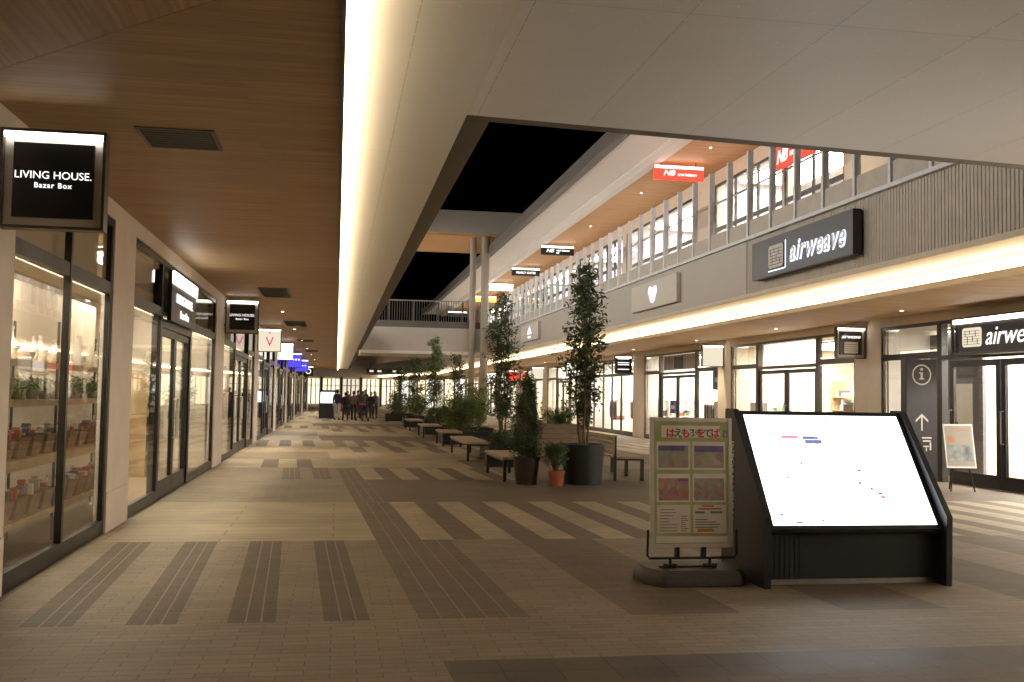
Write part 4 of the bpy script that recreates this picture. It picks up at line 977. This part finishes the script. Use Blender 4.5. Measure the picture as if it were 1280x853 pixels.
def c1(z):
    if z < 2.1: return .34 if z > 1.4 else .12
    if z > 3.95: return .10
    if z > 3.2: return .17+.24*(3.95-z)/.75
    if z > 2.2: return .44
    if z > 1.5: return .46
    return .36
potted_tree('potted_tree', 'tallest leafy tree in a big dark round tub right of the benches', (4.50,18.45,0), 4.02, 1.15, c1, 5, 3900, 3, tub(.40,.35,.73,'pot_dark',24), base_z=.65, lsize=.10)
def c2(z): return .12 if z > 3.9 else (.36 if z > 2.6 else (.5 if z > 1.6 else .42))
potted_tree('potted_tree', 'second tall slender tree behind the bench in a low planter', (4.2,26,0), 4.15, 1.1, c2, 5, 3600, 11, boxpot(.5,.5,.5,'pot_dark'), base_z=.45, lsize=.10)
def c3(z): return .05+.24*min(1,(1.92-z)/.9) if z > .95 else .27
potted_tree('potted_shrub', 'narrow dark conical shrub in a dark round pot at the bench end', (3.42,18.35,0), 1.95, .55, c3, 3, 7500, 5, tub(.245,.19,.49,'pot_brown'), cat='potted shrub', base_z=.42, lsize=.06)
def bush(label, loc, rx, ry, z0, z1, nl, seed, pot, leafm='leaf', lsize=.07, name='potted_bush', cat='potted bush', asp=.3):
    r = random.Random(seed); t = thing(name, label, cat, loc); pts = []; m_ = MB()
    blobs = [(r.uniform(-rx,rx)*.6, r.uniform(-ry,ry)*.6, r.uniform(z0+.3*(z1-z0),z1-.2*(z1-z0)), r.uniform(.25,.5)*min(rx,ry,(z1-z0))*1.3) for k in range(12)]
    for k in range(nl):
        b = blobs[r.randrange(12)]; d = Vector((r.gauss(0,1),r.gauss(0,1),r.gauss(0,1))).normalized()*b[3]*r.random()**.4
        pts.append((b[0]+d.x, b[1]+d.y, max(z0, b[2]+d.z)))
    for k in range(26):
        b = blobs[k%12]; q = Vector((b[0],b[1],b[2]))+Vector((r.uniform(-.5,.5)*b[3],r.uniform(-.5,.5)*b[3],b[3]*.5)); m_.tube([(q.x*.15,q.y*.15,z0-.06),(q.x*.6,q.y*.6,(z0+q.z)/2),tuple(q)],[.008,.006,.002],5)
    m_.build('stems', M['bark'], t); leaves(pts, lsize, asp, seed=seed).build('foliage', M[leafm], t)
    if pot: pot(t)
    return t
bush('feathery fern like plant in a small orange terracotta pot', (3.90,18.0,0), .27,.2,.28,.80,1500,21, tub(.155,.115,.27,'terracotta'), 'leaf', .09, asp=.16)
bush('low dark green bush in a square planter between bench and shrub', (3.65,23,0), .26,.3,.42,.80,1300,22, boxpot(.28,.35,.44,'pot_dark'))
bush('leafy greens spilling over the raised timber planter box', (5.45,25,0), .5,.5,.88,1.28,1800,23, boxpot(.50,.55,.92,'crate'), 'leaf2')
bush('wide bright green shrub mass before the bridge columns', (4.15,33.5,0), .8,.8,.35,1.55,4600,24, boxpot(.75,.8,.42,'pot_dark'), 'leaf2', .11)
bush('yellow green bamboo like shrub next to the bridge columns', (5.0,36,0), .5,.5,.5,2.2,1900,25, boxpot(.45,.45,.45,'pot_dark'), 'leaf3', .13, asp=.16)
bush('dark rounded shrub beside the third bench', (4.2,36.2,0), .6,.6,.4,1.35,2000,26, boxpot(.6,.6,.4,'pot_dark'), 'leaf', .10)
bush('reddish flowering shrub in a planter behind the fourth bench', (4.7,42,0), .6,.6,.5,1.25,1500,27, boxpot(.6,.6,.45,'crate'), 'leaf_red', .10)
bush('dark green shrub in front of the red flowering one', (4.0,41,0), .55,.5,.4,1.3,1500,28, boxpot(.55,.5,.4,'pot_dark'), 'leaf', .11)
bush('distant green shrub by the farthest bench', (3.9,50,0), .8,.8,.45,1.7,1900,29, boxpot(.7,.7,.45,'pot_dark'), 'leaf2', .13)
bush('distant dark shrub beyond the farthest bench', (3.6,60,0), .9,.8,.45,1.6,1600,30, boxpot(.8,.7,.45,'pot_dark'), 'leaf', .15)
def c4(z): return .5 if z < 2.9 else .28
potted_tree('potted_tree', 'far slender tree in front of the bridge left of the columns', (4.1,43.5,0), 3.9, 1.3, c4, 4, 2200, 31, boxpot(.45,.45,.5,'pot_dark'), base_z=.45, lsize=.13, leafm='leaf2')
potted_tree('potted_tree', 'far thin tree beyond the fourth bench', (3.9,52,0), 3.4, 1.2, c4, 4, 1500, 32, boxpot(.45,.45,.5,'pot_dark'), base_z=.45, lsize=.14)
potted_tree('potted_tree', 'very distant thin tree near the people', (3.8,64,0), 3.3, 1.2, c4, 4, 1200, 33, boxpot(.45,.45,.5,'pot_dark'), base_z=.45, lsize=.16)
potted_tree('potted_tree', 'distant dark tree seen just left of the bridge columns', (5.6,48,0), 3.5, 1.2, c4, 4, 1500, 34, boxpot(.45,.45,.5,'pot_dark'), base_z=.45, lsize=.14)

# ------------------------------------------------------------------ far screen stand
s = thing('screen_stand', 'small distant illuminated map stand at the end of the walkway', 'kiosk', (-.55,64,0))
m_ = MB(); m_.box(-.5,.5,0,.3,0,1.75); m_.build('cabinet', M['frame_grey'], s)
m_ = MB(); m_.box(-.42,.42,-.02,-.001,.95,1.62); m_.build('screen', em('far_screen', (.95,.97,1), 1.6), s)

# ------------------------------------------------------------------ people (small, far)
def cloth(c): return pm('clothing', c, .85, .15, 25)
def person(label, loc, rz, top, legs, h=1.7, stride=.12, arms=((.10,.05),(-.05,.04)), bag=None, hairc='hair'):
    """skinned skeleton; arms = (forward, outward) offsets of each hand"""
    t = thing('person', label, 'person', loc, rz); k = h/1.7
    V = []; E = []; Rr = []
    def v(x,y,z,r,r2=None): V.append((x*k,y*k,z*k)); Rr.append((r*k*1.18,(r2 or r)*k*1.25)); return len(V)-1
    pel = v(0,0,.93,.135,.105); wst = v(0,0,1.08,.125,.09); ch = v(0,0,1.28,.155,.105); nk = v(0,0,1.43,.07,.06); n2 = v(0,-.01,1.49,.052); hd = v(0,-.02,1.58,.085,.09); hd2 = v(0,-.015,1.655,.07,.075)
    E += [(pel,wst),(wst,ch),(ch,nk),(nk,n2),(n2,hd),(hd,hd2)]
    for i, sx in enumerate((-1,1)):
        st = stride*(1 if i else -1)
        hp = v(sx*.10,0,.86,.09); kn = v(sx*.105,-.5*st-.02,.49,.062); an = v(sx*.11,st*-.9,.09,.042); to = v(sx*.12,st*-.9-.13,.035,.035)
        E += [(pel,hp),(hp,kn),(kn,an),(an,to)]
        shd = v(sx*.175,0,1.36,.062); el = v(sx*.215,.02-arms[i][0]*.4,1.11,.045); ha = v(sx*(.20+arms[i][1]*.5),-arms[i][0]*1.3,.90+arms[i][0]*.6,.032); fi = v(sx*(.20+arms[i][1]*.5),-arms[i][0]*1.3-.03,.82+arms[i][0]*.6,.026)
        E += [(ch,shd),(shd,el),(el,ha),(ha,fi)]
    me = bpy.data.meshes.new('body'); me.from_pydata(V, E, []); ob = bpy.data.objects.new('body', me); COL.objects.link(ob)
    ob.modifiers.new('s','SKIN'); sub = ob.modifiers.new('u','SUBSURF'); sub.levels = 1; sub.render_levels = 1
    for i, sv in enumerate(me.skin_vertices[0].data): sv.radius = Rr[i]; sv.use_root = (i == 0)
    dg = bpy.context.evaluated_depsgraph_get(); dg.update(); m2 = bpy.data.meshes.new_from_object(ob.evaluated_get(dg)); bpy.data.objects.remove(ob)
    m2.materials.clear()
    for q in (M['skin'], cloth(top), cloth(legs), M['black']): m2.materials.append(q)
    for p in m2.polygons:
        z = p.center.z/k; far = abs(p.center.x)/k
        p.material_index = 3 if z < .11 else 2 if z < .93 and far < .2 else 0 if (z > 1.45 or (z < .90+.1 and far >= .2 and z < .93)) else 1
        p.use_smooth = True
    b = bpy.data.objects.new('body', m2); COL.objects.link(b); b.parent = t
    m_ = MB(); m_.lathe([(.02,1.50),(.088,1.53),(.098,1.60),(.088,1.67),(.05,1.715),(.01,1.725)], c=(0,.018,0), n=14); hh = m_.build('hair', M['hair'], t, smooth=True); hh.scale = (k,k,k)
    m_ = MB(); m_.lathe([(.012,0),(.012,.02)], c=(0,-.108*k,1.56*k), n=8); m_.build('nose', M['skin'], t, smooth=True)
    if bag:
        m_ = MB(); m_.box(-.16,.16,-.06,.06,0,.30); q = m_.build('bag', cloth(bag), t, bevel=.02); q.location = (.30,-.05,.55)
    return t
person('person in a navy jacket and pale grey trousers seen from behind', (.04,60,0), PI, (.02,.025,.07), (.42,.42,.45), 1.78)
person('person in dark clothes with a red bag beside the navy jacket', (.52,60.4,0), PI+.3, (.03,.02,.03), (.05,.04,.05), 1.62, bag=(.5,.03,.04))
person('person in a brown coat pushing the stroller', (.98,59.6,0), PI-.2, (.14,.09,.06), (.03,.03,.035), 1.7, arms=((.30,.0),(.30,.0)))
person('person in a black coat, first of the group behind the stroller', (1.30,63,0), 0.5, (.02,.02,.022), (.03,.03,.04), 1.74, stride=.2)
person('person in dark grey walking close behind the stroller', (1.62,64.2,0), .9, (.06,.06,.065), (.02,.02,.03), 1.70, stride=.22)
person('person in black at the right of the group', (2.12,65,0), -.6, (.025,.022,.03), (.04,.04,.05), 1.66, stride=.2)
person('person in a charcoal jacket nearest the planters', (2.42,66.5,0), .7, (.05,.045,.05), (.03,.03,.03), 1.72, stride=.05)
person('person in a brown top in the far distance on the left', (.75,72,0), 0.3, (.10,.06,.04), (.04,.04,.05), 1.7)
person('shorter person in a blue jumper behind the brown coat', (.80,62.5,0), .4, (.03,.05,.10), (.05,.05,.06), 1.5)
person('tall person in black far behind the middle of the group', (1.9,70,0), .1, (.02,.02,.02), (.02,.02,.025), 1.82)
person('person in a beige coat far off beside the planters', (2.9,78,0), .1, (.3,.25,.18), (.04,.04,.05), 1.65)
s = thing('stroller', 'dark baby stroller with a reddish hood near the group of people', 'stroller', (1.42,59.2,0), .5)
m_ = MB(); m_.tube([(-.2,.35,1.0),(-.2,-.1,.45),(-.2,-.4,.12)],.014,6); m_.tube([(.2,.35,1.0),(.2,-.1,.45),(.2,-.4,.12)],.014,6); m_.tube([(-.2,.35,1.0),(.2,.35,1.0)],.016,6); m_.tube([(-.2,.25,.12),(-.2,-.1,.5)],.014,6); m_.tube([(.2,.25,.12),(.2,-.1,.5)],.014,6); m_.build('frame', M['black'], s)
m_ = MB(); m_.prism([(-.35,.40),(.12,.36),(.30,.80),(.24,.82),(.05,.46),(-.35,.46)],'x',-.18,.18); m_.build('seat', cloth((.04,.035,.04)), s)
m_ = MB(); m_.prism([(.30,.80),(.22,.98),(0,1.02),(-.18,.92),(-.14,.88),(0,.96),(.18,.92),(.25,.78)],'x',-.19,.19); m_.build('hood', cloth((.22,.03,.03)), s)
for x in (-.2,.2):
    for yy in (-.4,.25):
        m_ = MB(); m_.lathe([(.05,-.015),(.09,-.012),(.09,.012),(.05,.015)], n=14); q = m_.build('wheel', M['black'], s); q.rotation_euler = (0,PI/2,0); q.location = (x,yy,.09)

# ------------------------------------------------------------------ shop fittings, near left shop
sh = thing('display_shelf', 'long four tier oak display shelf just inside the nearest left window', 'shelf', (-3.3,10.3,0))
o = (-3.3,10.3,0)
m_ = MB(o); m_.box(-3.42,-3.40,9.6,15.3,0,2.75); m_.build('back_panel', M['warm_wall'], sh)
for z, th in ((1.86,.03),(1.48,.03),(.93,.07),(.36,.06)):
    m_ = MB(o); m_.box(-3.38,-2.90,9.6,15.2,z-th,z); m_.build('shelf_board', M['shelfw'], sh)
for z, th in ((1.86,.03),(1.48,.03),(.93,.07)):
    m_ = MB(o); m_.box(-2.95,-2.93,9.65,15.15,z-th-.012,z-th-.001); m_.build('added_shelf_light', em('added_shelf_led', (1,.88,.66), 9), sh)  # unseen strips added to brighten the goods, tucked behind the lip
    m_ = MB(o); m_.box(-2.898,-2.885,9.6,15.2,z-th-.03,z); m_.build('shelf_lip', M['shelfw'], sh)
for x in (-3.36,-2.92):
    for yy in (9.62,11.5,13.4,15.18):
        m_ = MB(o); m_.box(x-.012,x+.012,yy-.012,yy+.012,0,2.3); m_.build('upright', M['black'], sh)
def sit(name, label, cat, x, y, z, group, build):
    t = thing(name, label, cat, (x,y,z), group=group); build(t); return t
ceram = pm('white_ceramic', (.75,.72,.66), .35, .04, 6); plantpot = pm('grey_pot', (.3,.29,.27), .6, .1, 6); wick = pm('wicker', (.30,.19,.10), .8, .3, 40, bump=.5); packs = goods_mat('packets', [(.5,.12,.08),(.7,.65,.55),(.15,.15,.17),(.55,.35,.15),(.35,.38,.35)],1)
for i in range(14):
    y = 9.9+i*.34; x = -3.1+.12*((i*7)%3-1)
    def f(t, i=i):
        s_ = [.9,1.15,.75,1.3,1.0][i%5]; b_ = [.06,.045,.075][i%3]
        m_ = MB(); m_.lathe([(b_*.7,0),(b_,.05*s_),(b_*1.1,.12*s_),(b_*.45,.19*s_),(b_*.35,.24*s_),(b_*.5,.27*s_)], n=16); m_.build('vase', ceram, t, smooth=True)
        q = MB(); q.lathe([(b_*.3,0),(b_*.3,.003)], c=(0,0,.268*s_), n=12); q.build('opening', M['soil'], t)
    sit('vase', 'white ceramic vase on the top window shelf, '+ORD[i]+' from the near end', 'vase', x, y, 1.861, 'white vases on the top shelf', f)
for i in range(11):
    y = 9.95+i*.44
    def f(t, i=i):
        m_ = MB(); m_.lathe([(.05,0),(.07,.09),(.075,.1),(.06,.1)], n=14); m_.build('pot', plantpot, t, smooth=True)
        r = random.Random(i); leaves([(r.gauss(0,.06),r.gauss(0,.08),.1+abs(r.gauss(0,.05))) for k in range(150)], .07, .4, seed=i).build('foliage', M['leaf2' if i%2 else 'leaf'], t)
    sit('small_plant', 'small potted green on the second window shelf, '+ORD[i]+' from the near end', 'potted plant', -3.1, y, 1.481, 'small potted greens on the shelf', f)
for z, nm, gg in ((.931,'third','third'),(.361,'lowest','lowest')):
    for i in range(11):
        y = 9.95+i*.46
        def f(t, i=i, z=z):
            m_ = MB(); m_.add([(-.16,-.14,0),(.16,-.14,0),(.16,.14,0),(-.16,.14,0),(-.2,-.18,.2),(.2,-.18,.2),(.2,.18,.2),(-.2,.18,.2)],[(0,3,2,1),(0,1,5,4),(1,2,6,5),(2,3,7,6),(3,0,4,7)]); m_.build('weave', wick, t)
            r = random.Random(i+int(z*100)); q = MB()
            for k in range(12):
                a, b, c = r.uniform(-.13,.13), r.uniform(-.12,.12), r.uniform(.08,.2); hw = r.uniform(.02,.05); q.box(a-hw,a+hw,b-.03,b+.03,c-.08,c+r.uniform(.04,.12))
            q.build('packets', packs, t)
        sit('basket', 'wicker basket of packets on the '+nm+' window shelf, '+ORD[i]+' from the near end', 'basket', -3.1, y, z, 'baskets on the '+gg+' shelf', f)
# tall cream cabinet and picture frames at the back of the nearest shop
s = thing('cabinet', 'tall cream cabinet against the back wall of the nearest left shop', 'cabinet', (-6.3,9.8,0))
m_ = MB(); m_.box(-.25,.25,-1.0,1.0,0,2.5); m_.build('carcass', M['warm_wall'], s)
for k in (-1,0):
    m_ = MB(); m_.box(.252,.27,k*.98+.01,k*.98+.97,.1,2.45); dd = m_.build('door', M['white_wall'], s); q = MB(); q.box(.271,.29,k*.98+.1,k*.98+.13,1.1,1.3); q.build('handle', M['black'], dd)
# stock in the second left shop window
def rack(label, x, y, rz, shelves=5, wd=1.6, h=2.1, dep=.4, mat='shelfw', stock=GOODS, seed=1, zb=0):
    t = thing('stock_rack', label, 'shelf', (x,y,zb), rz)
    r = random.Random(seed)
    for sx in (-1,1): m_ = MB(); m_.box(sx*wd/2-.02,sx*wd/2+.02,-dep/2,dep/2,0,h); m_.build('side_panel', M[mat], t)
    for k in range(shelves): z = .12+k*(h-.2)/shelves; m_ = MB(); m_.box(-wd/2+.021,wd/2-.021,-dep/2,dep/2,z-.03,z); m_.build('shelf_board', M[mat], t)
    m_ = MB()
    for k in range(shelves):
        z = .12+k*(h-.2)/shelves; a = -wd/2+.05
        while a < wd/2-.15:
            bw = r.uniform(.06,.2); bh = r.uniform(.1,(h-.2)/shelves*.8); 
            if r.random() < .85: m_.box(a,a+bw,-dep/2+.04,dep/2-.06,z+.001,z+bh)
            a += bw+r.uniform(.005,.04)
    st = m_.build('shelf_stock', stock, None); st.location = (x,y,zb); st.rotation_euler = (0,0,rz); st['kind'] = 'stuff'
    return t
def rail(label, x, y, rz, n=24, wd=1.5, h=1.5, zb=0, seed=1):
    t = thing('clothes_rail', label, 'clothes rail', (x,y,zb), rz)
    m_ = MB(); m_.tube([(-wd/2,0,0),(-wd/2,0,h),(wd/2,0,h),(wd/2,0,0)],.016,6); m_.box(-wd/2-.02,-wd/2+.02,-.25,.25,0,.03); m_.box(wd/2-.02,wd/2+.02,-.25,.25,0,.03); m_.build('rail', M['steel'], t)
    r = random.Random(seed); m_ = MB()
    for i in range(n):
        a = -wd/2+.1+(wd-.2)*i/n; hh = r.uniform(.6,1.0); m_.prism([(-.06,h-.03),(-.22,h-.12),(-.2,h-hh),(.2,h-hh),(.22,h-.12),(.06,h-.03)],'x',a,a+.03)
    st = m_.build('hanging_garments', CLOTH, None); st.location = (x,y,zb); st.rotation_euler = (0,0,rz); st['kind'] = 'stuff'
E8 = PI/2
for i, (y, x) in enumerate([(16.9,-3.6),(16.0,-6.2),(18.2,-6.2),(20.3,-3.6),(25,-3.6),(27.5,-6.2),(31.2,-3.6),(35,-3.8),(41,-3.6),(45.2,-3.6),(50.5,-3.6)]):
    rack('oak rack of stock inside the left row, '+ORD[i]+' from the near end', x, y, E8, seed=i, wd=1.5, h=1.9 if x > -5 else 2.3)
for i, (x, y, mat) in enumerate([(12.95,23.5,'shelfw'),(12.95,29.3,'white_wall'),(12.95,32.3,'white_wall'),(12.95,38.4,'white_wall'),(13.0,41.8,'white_wall'),(16.4,9.5,'white_wall'),(15.4,23.4,'white_wall'),(15.4,25.6,'shelfw'),(15.4,28.9,'shelfw'),(13.2,29.1,'white_wall'),(15.4,32.4,'white_wall'),(15.4,35.2,'white_wall'),(13.2,38.3,'white_wall'),(15.4,42,'white_wall'),(15.4,45,'white_wall'),(15.4,52,'shelfw'),(15.4,55,'white_wall'),(15.4,62,'shelfw'),(15.4,66,'white_wall')]):
    rack('stock rack inside the right row, '+ORD[i]+' from the near end', x, y, E8 if x > 14 else 0.1, seed=40+i, wd=1.8 if x > 14 else 1.1, h=2.2 if x > 14 else 1.5, mat=mat)
for i, (x, y) in enumerate([(13.0,32.2),(13.1,34.2),(13.1,43.5),(13.1,47.0),(13.2,57),(13.2,64.5)]):
    rail('rail of hanging garments inside the right row, '+ORD[i]+' from the near end', x, y, E8, seed=60+i)
for i, (y, x) in enumerate([(24.5,13.2),(28,13.1),(30.6,13.6),(35,13.1),(39,13.4),(44.8,13.1),(49,13.3),(55,13.1),(61,13.3)]):
    rail('rail of hanging garments in the upper shops, '+ORD[i]+' from the near end', x, y, E8, seed=80+i, zb=4.98, h=1.9)
for i, y in enumerate([25,30,36,40.5,46,51]):
    rack('stock rack against the back wall of the upper shops, '+ORD[i]+' from the near end', 15.6, y, E8, seed=90+i, wd=2.2, h=3.2, mat='white_wall', zb=4.98)
# banner, poster, bedding shop furniture
s = thing('hanging_banner', 'purple banner hanging in the window beside the airy bright shop pillar', 'banner', (12.35,22.75,1.0)); s['label'] = 'glowing purple banner in the right shop window'
m_ = MB(); m_.box(-.01,.01,-.33,.25,.0,1.65); m_.build('cloth', M['purple'], s); m_ = MB(); m_.tube([(0,-.36,1.66),(0,.3,1.66)],.014,6); m_.build('rod', M['steel'], s)
s = thing('blue_poster', 'blue poster hanging in the window left of the pale square sign', 'poster', (12.45,32.3,1.9)); m_ = MB(); m_.box(-.01,.01,-.5,.5,0,.7); m_.build('print', M['blue_panel'], s); m_ = MB(); m_.box(-.014,-.011,-.3,.3,.25,.4); m_.build('lettering', M['letter_dim'], s)
s = thing('blue_poster', 'small blue poster on the glass door of the plaid header shop', 'poster', (12.02,35.6,1.05)); m_ = MB(); m_.box(-.01,.01,-.35,.35,0,.45); m_.build('print', M['blue_panel'], s); m_ = MB(); m_.box(-.014,-.011,-.25,.25,.15,.28); m_.build('lettering', M['letter_dim'], s)
s = thing('bed', 'low bed with white bedding and an oak base inside the bright right shop', 'bed', (13.6,15.6,0), 0)
m_ = MB(); m_.box(-.9,1.1,-.75,.75,.12,.38); m_.build('base', M['shelfw'], s); m_ = MB(); m_.box(-.86,1.06,-.72,.72,.381,.62); m_.build('mattress', M['white_wall'], s, bevel=.04); m_ = MB(); m_.box(.6,1.0,-.6,-.05,.621,.76); m_.box(.6,1.0,.05,.6,.621,.76); m_.build('pillow', M['white_wall'], s, bevel=.05)
for sx in (-.85,1.05):
    for sy in (-.68,.68): m_ = MB(); m_.box(sx-.03,sx+.03,sy-.03,sy+.03,.0,.119); m_.build('leg', M['black'], s)
s = thing('partition', 'grey partition behind the window next to the information pillar', 'partition', (13.2,20.2,0)); m_ = MB(); m_.box(-.04,.04,-.95,.95,0,3.1); m_.build('board', M['dark_wall'], s)
m_ = MB(); m_.box(-.05,-.041,-.6,.1,.9,2.0); m_.build('picture', M['panel_white'], s)

s = thing('armchair', 'pale armchair with an orange seat inside the bright right doorway', 'armchair', (13.0,16.3,0), math.radians(60))
m_ = MB(); m_.box(-.3,.3,-.3,.3,.36,.48); m_.build('seat', pm('orange_cushion', (.55,.28,.10), .8, .1, 20), s, bevel=.03)
m_ = MB(); m_.box(-.3,.3,.24,.33,.49,.95); m_.build('backrest', M['white_wall'], s, bevel=.03)
for sx in (-1,1):
    m_ = MB(); m_.tube([(sx*.33,-.28,.36),(sx*.34,-.28,.62),(sx*.34,.26,.66)],.02,6); m_.build('armrest', M['white_wall'], s)
    for sy in (-1,1): m_ = MB(); m_.tube([(sx*.27,sy*.26,.36),(sx*.30,sy*.29,0)],.018,6); m_.build('leg', M['black'], s)

s = thing('low_partition', 'low brown panelled partition inside the bright right doorway', 'partition', (14.6,15.5,0))
m_ = MB(); m_.box(-.05,.05,-3.2,3.4,0,1.15); m_.build('panel', pm('brown_panel', (.20,.12,.08), .5, .2, 5), s); m_ = MB(); m_.box(-.08,.08,-3.2,3.4,1.151,1.19); m_.build('top_rail', M['shelfw'], s)
for i, (x, y, z) in enumerate(((13.6,17.6,2.25),(13.9,16.0,2.35),(13.4,14.6,2.25))):
    t = thing('pendant_lamp', 'pale dome pendant lamp inside the bright right shop, '+ORD[i]+' from the information pillar', 'pendant lamp', (x,y,z), group='pendant lamps in the bright right shop')
    m_ = MB(); m_.lathe([(.22,0),(.21,.05),(.13,.14),(.03,.18),(.02,.2)], n=18); m_.build('shade', pm('lamp_shade', (.55,.40,.25), .6, .1, 8), t, smooth=True)
    m_ = MB(); m_.tube([(0,0,.2),(0,0,3.16-z)], .008, 6); m_.build('cord', M['black'], t)
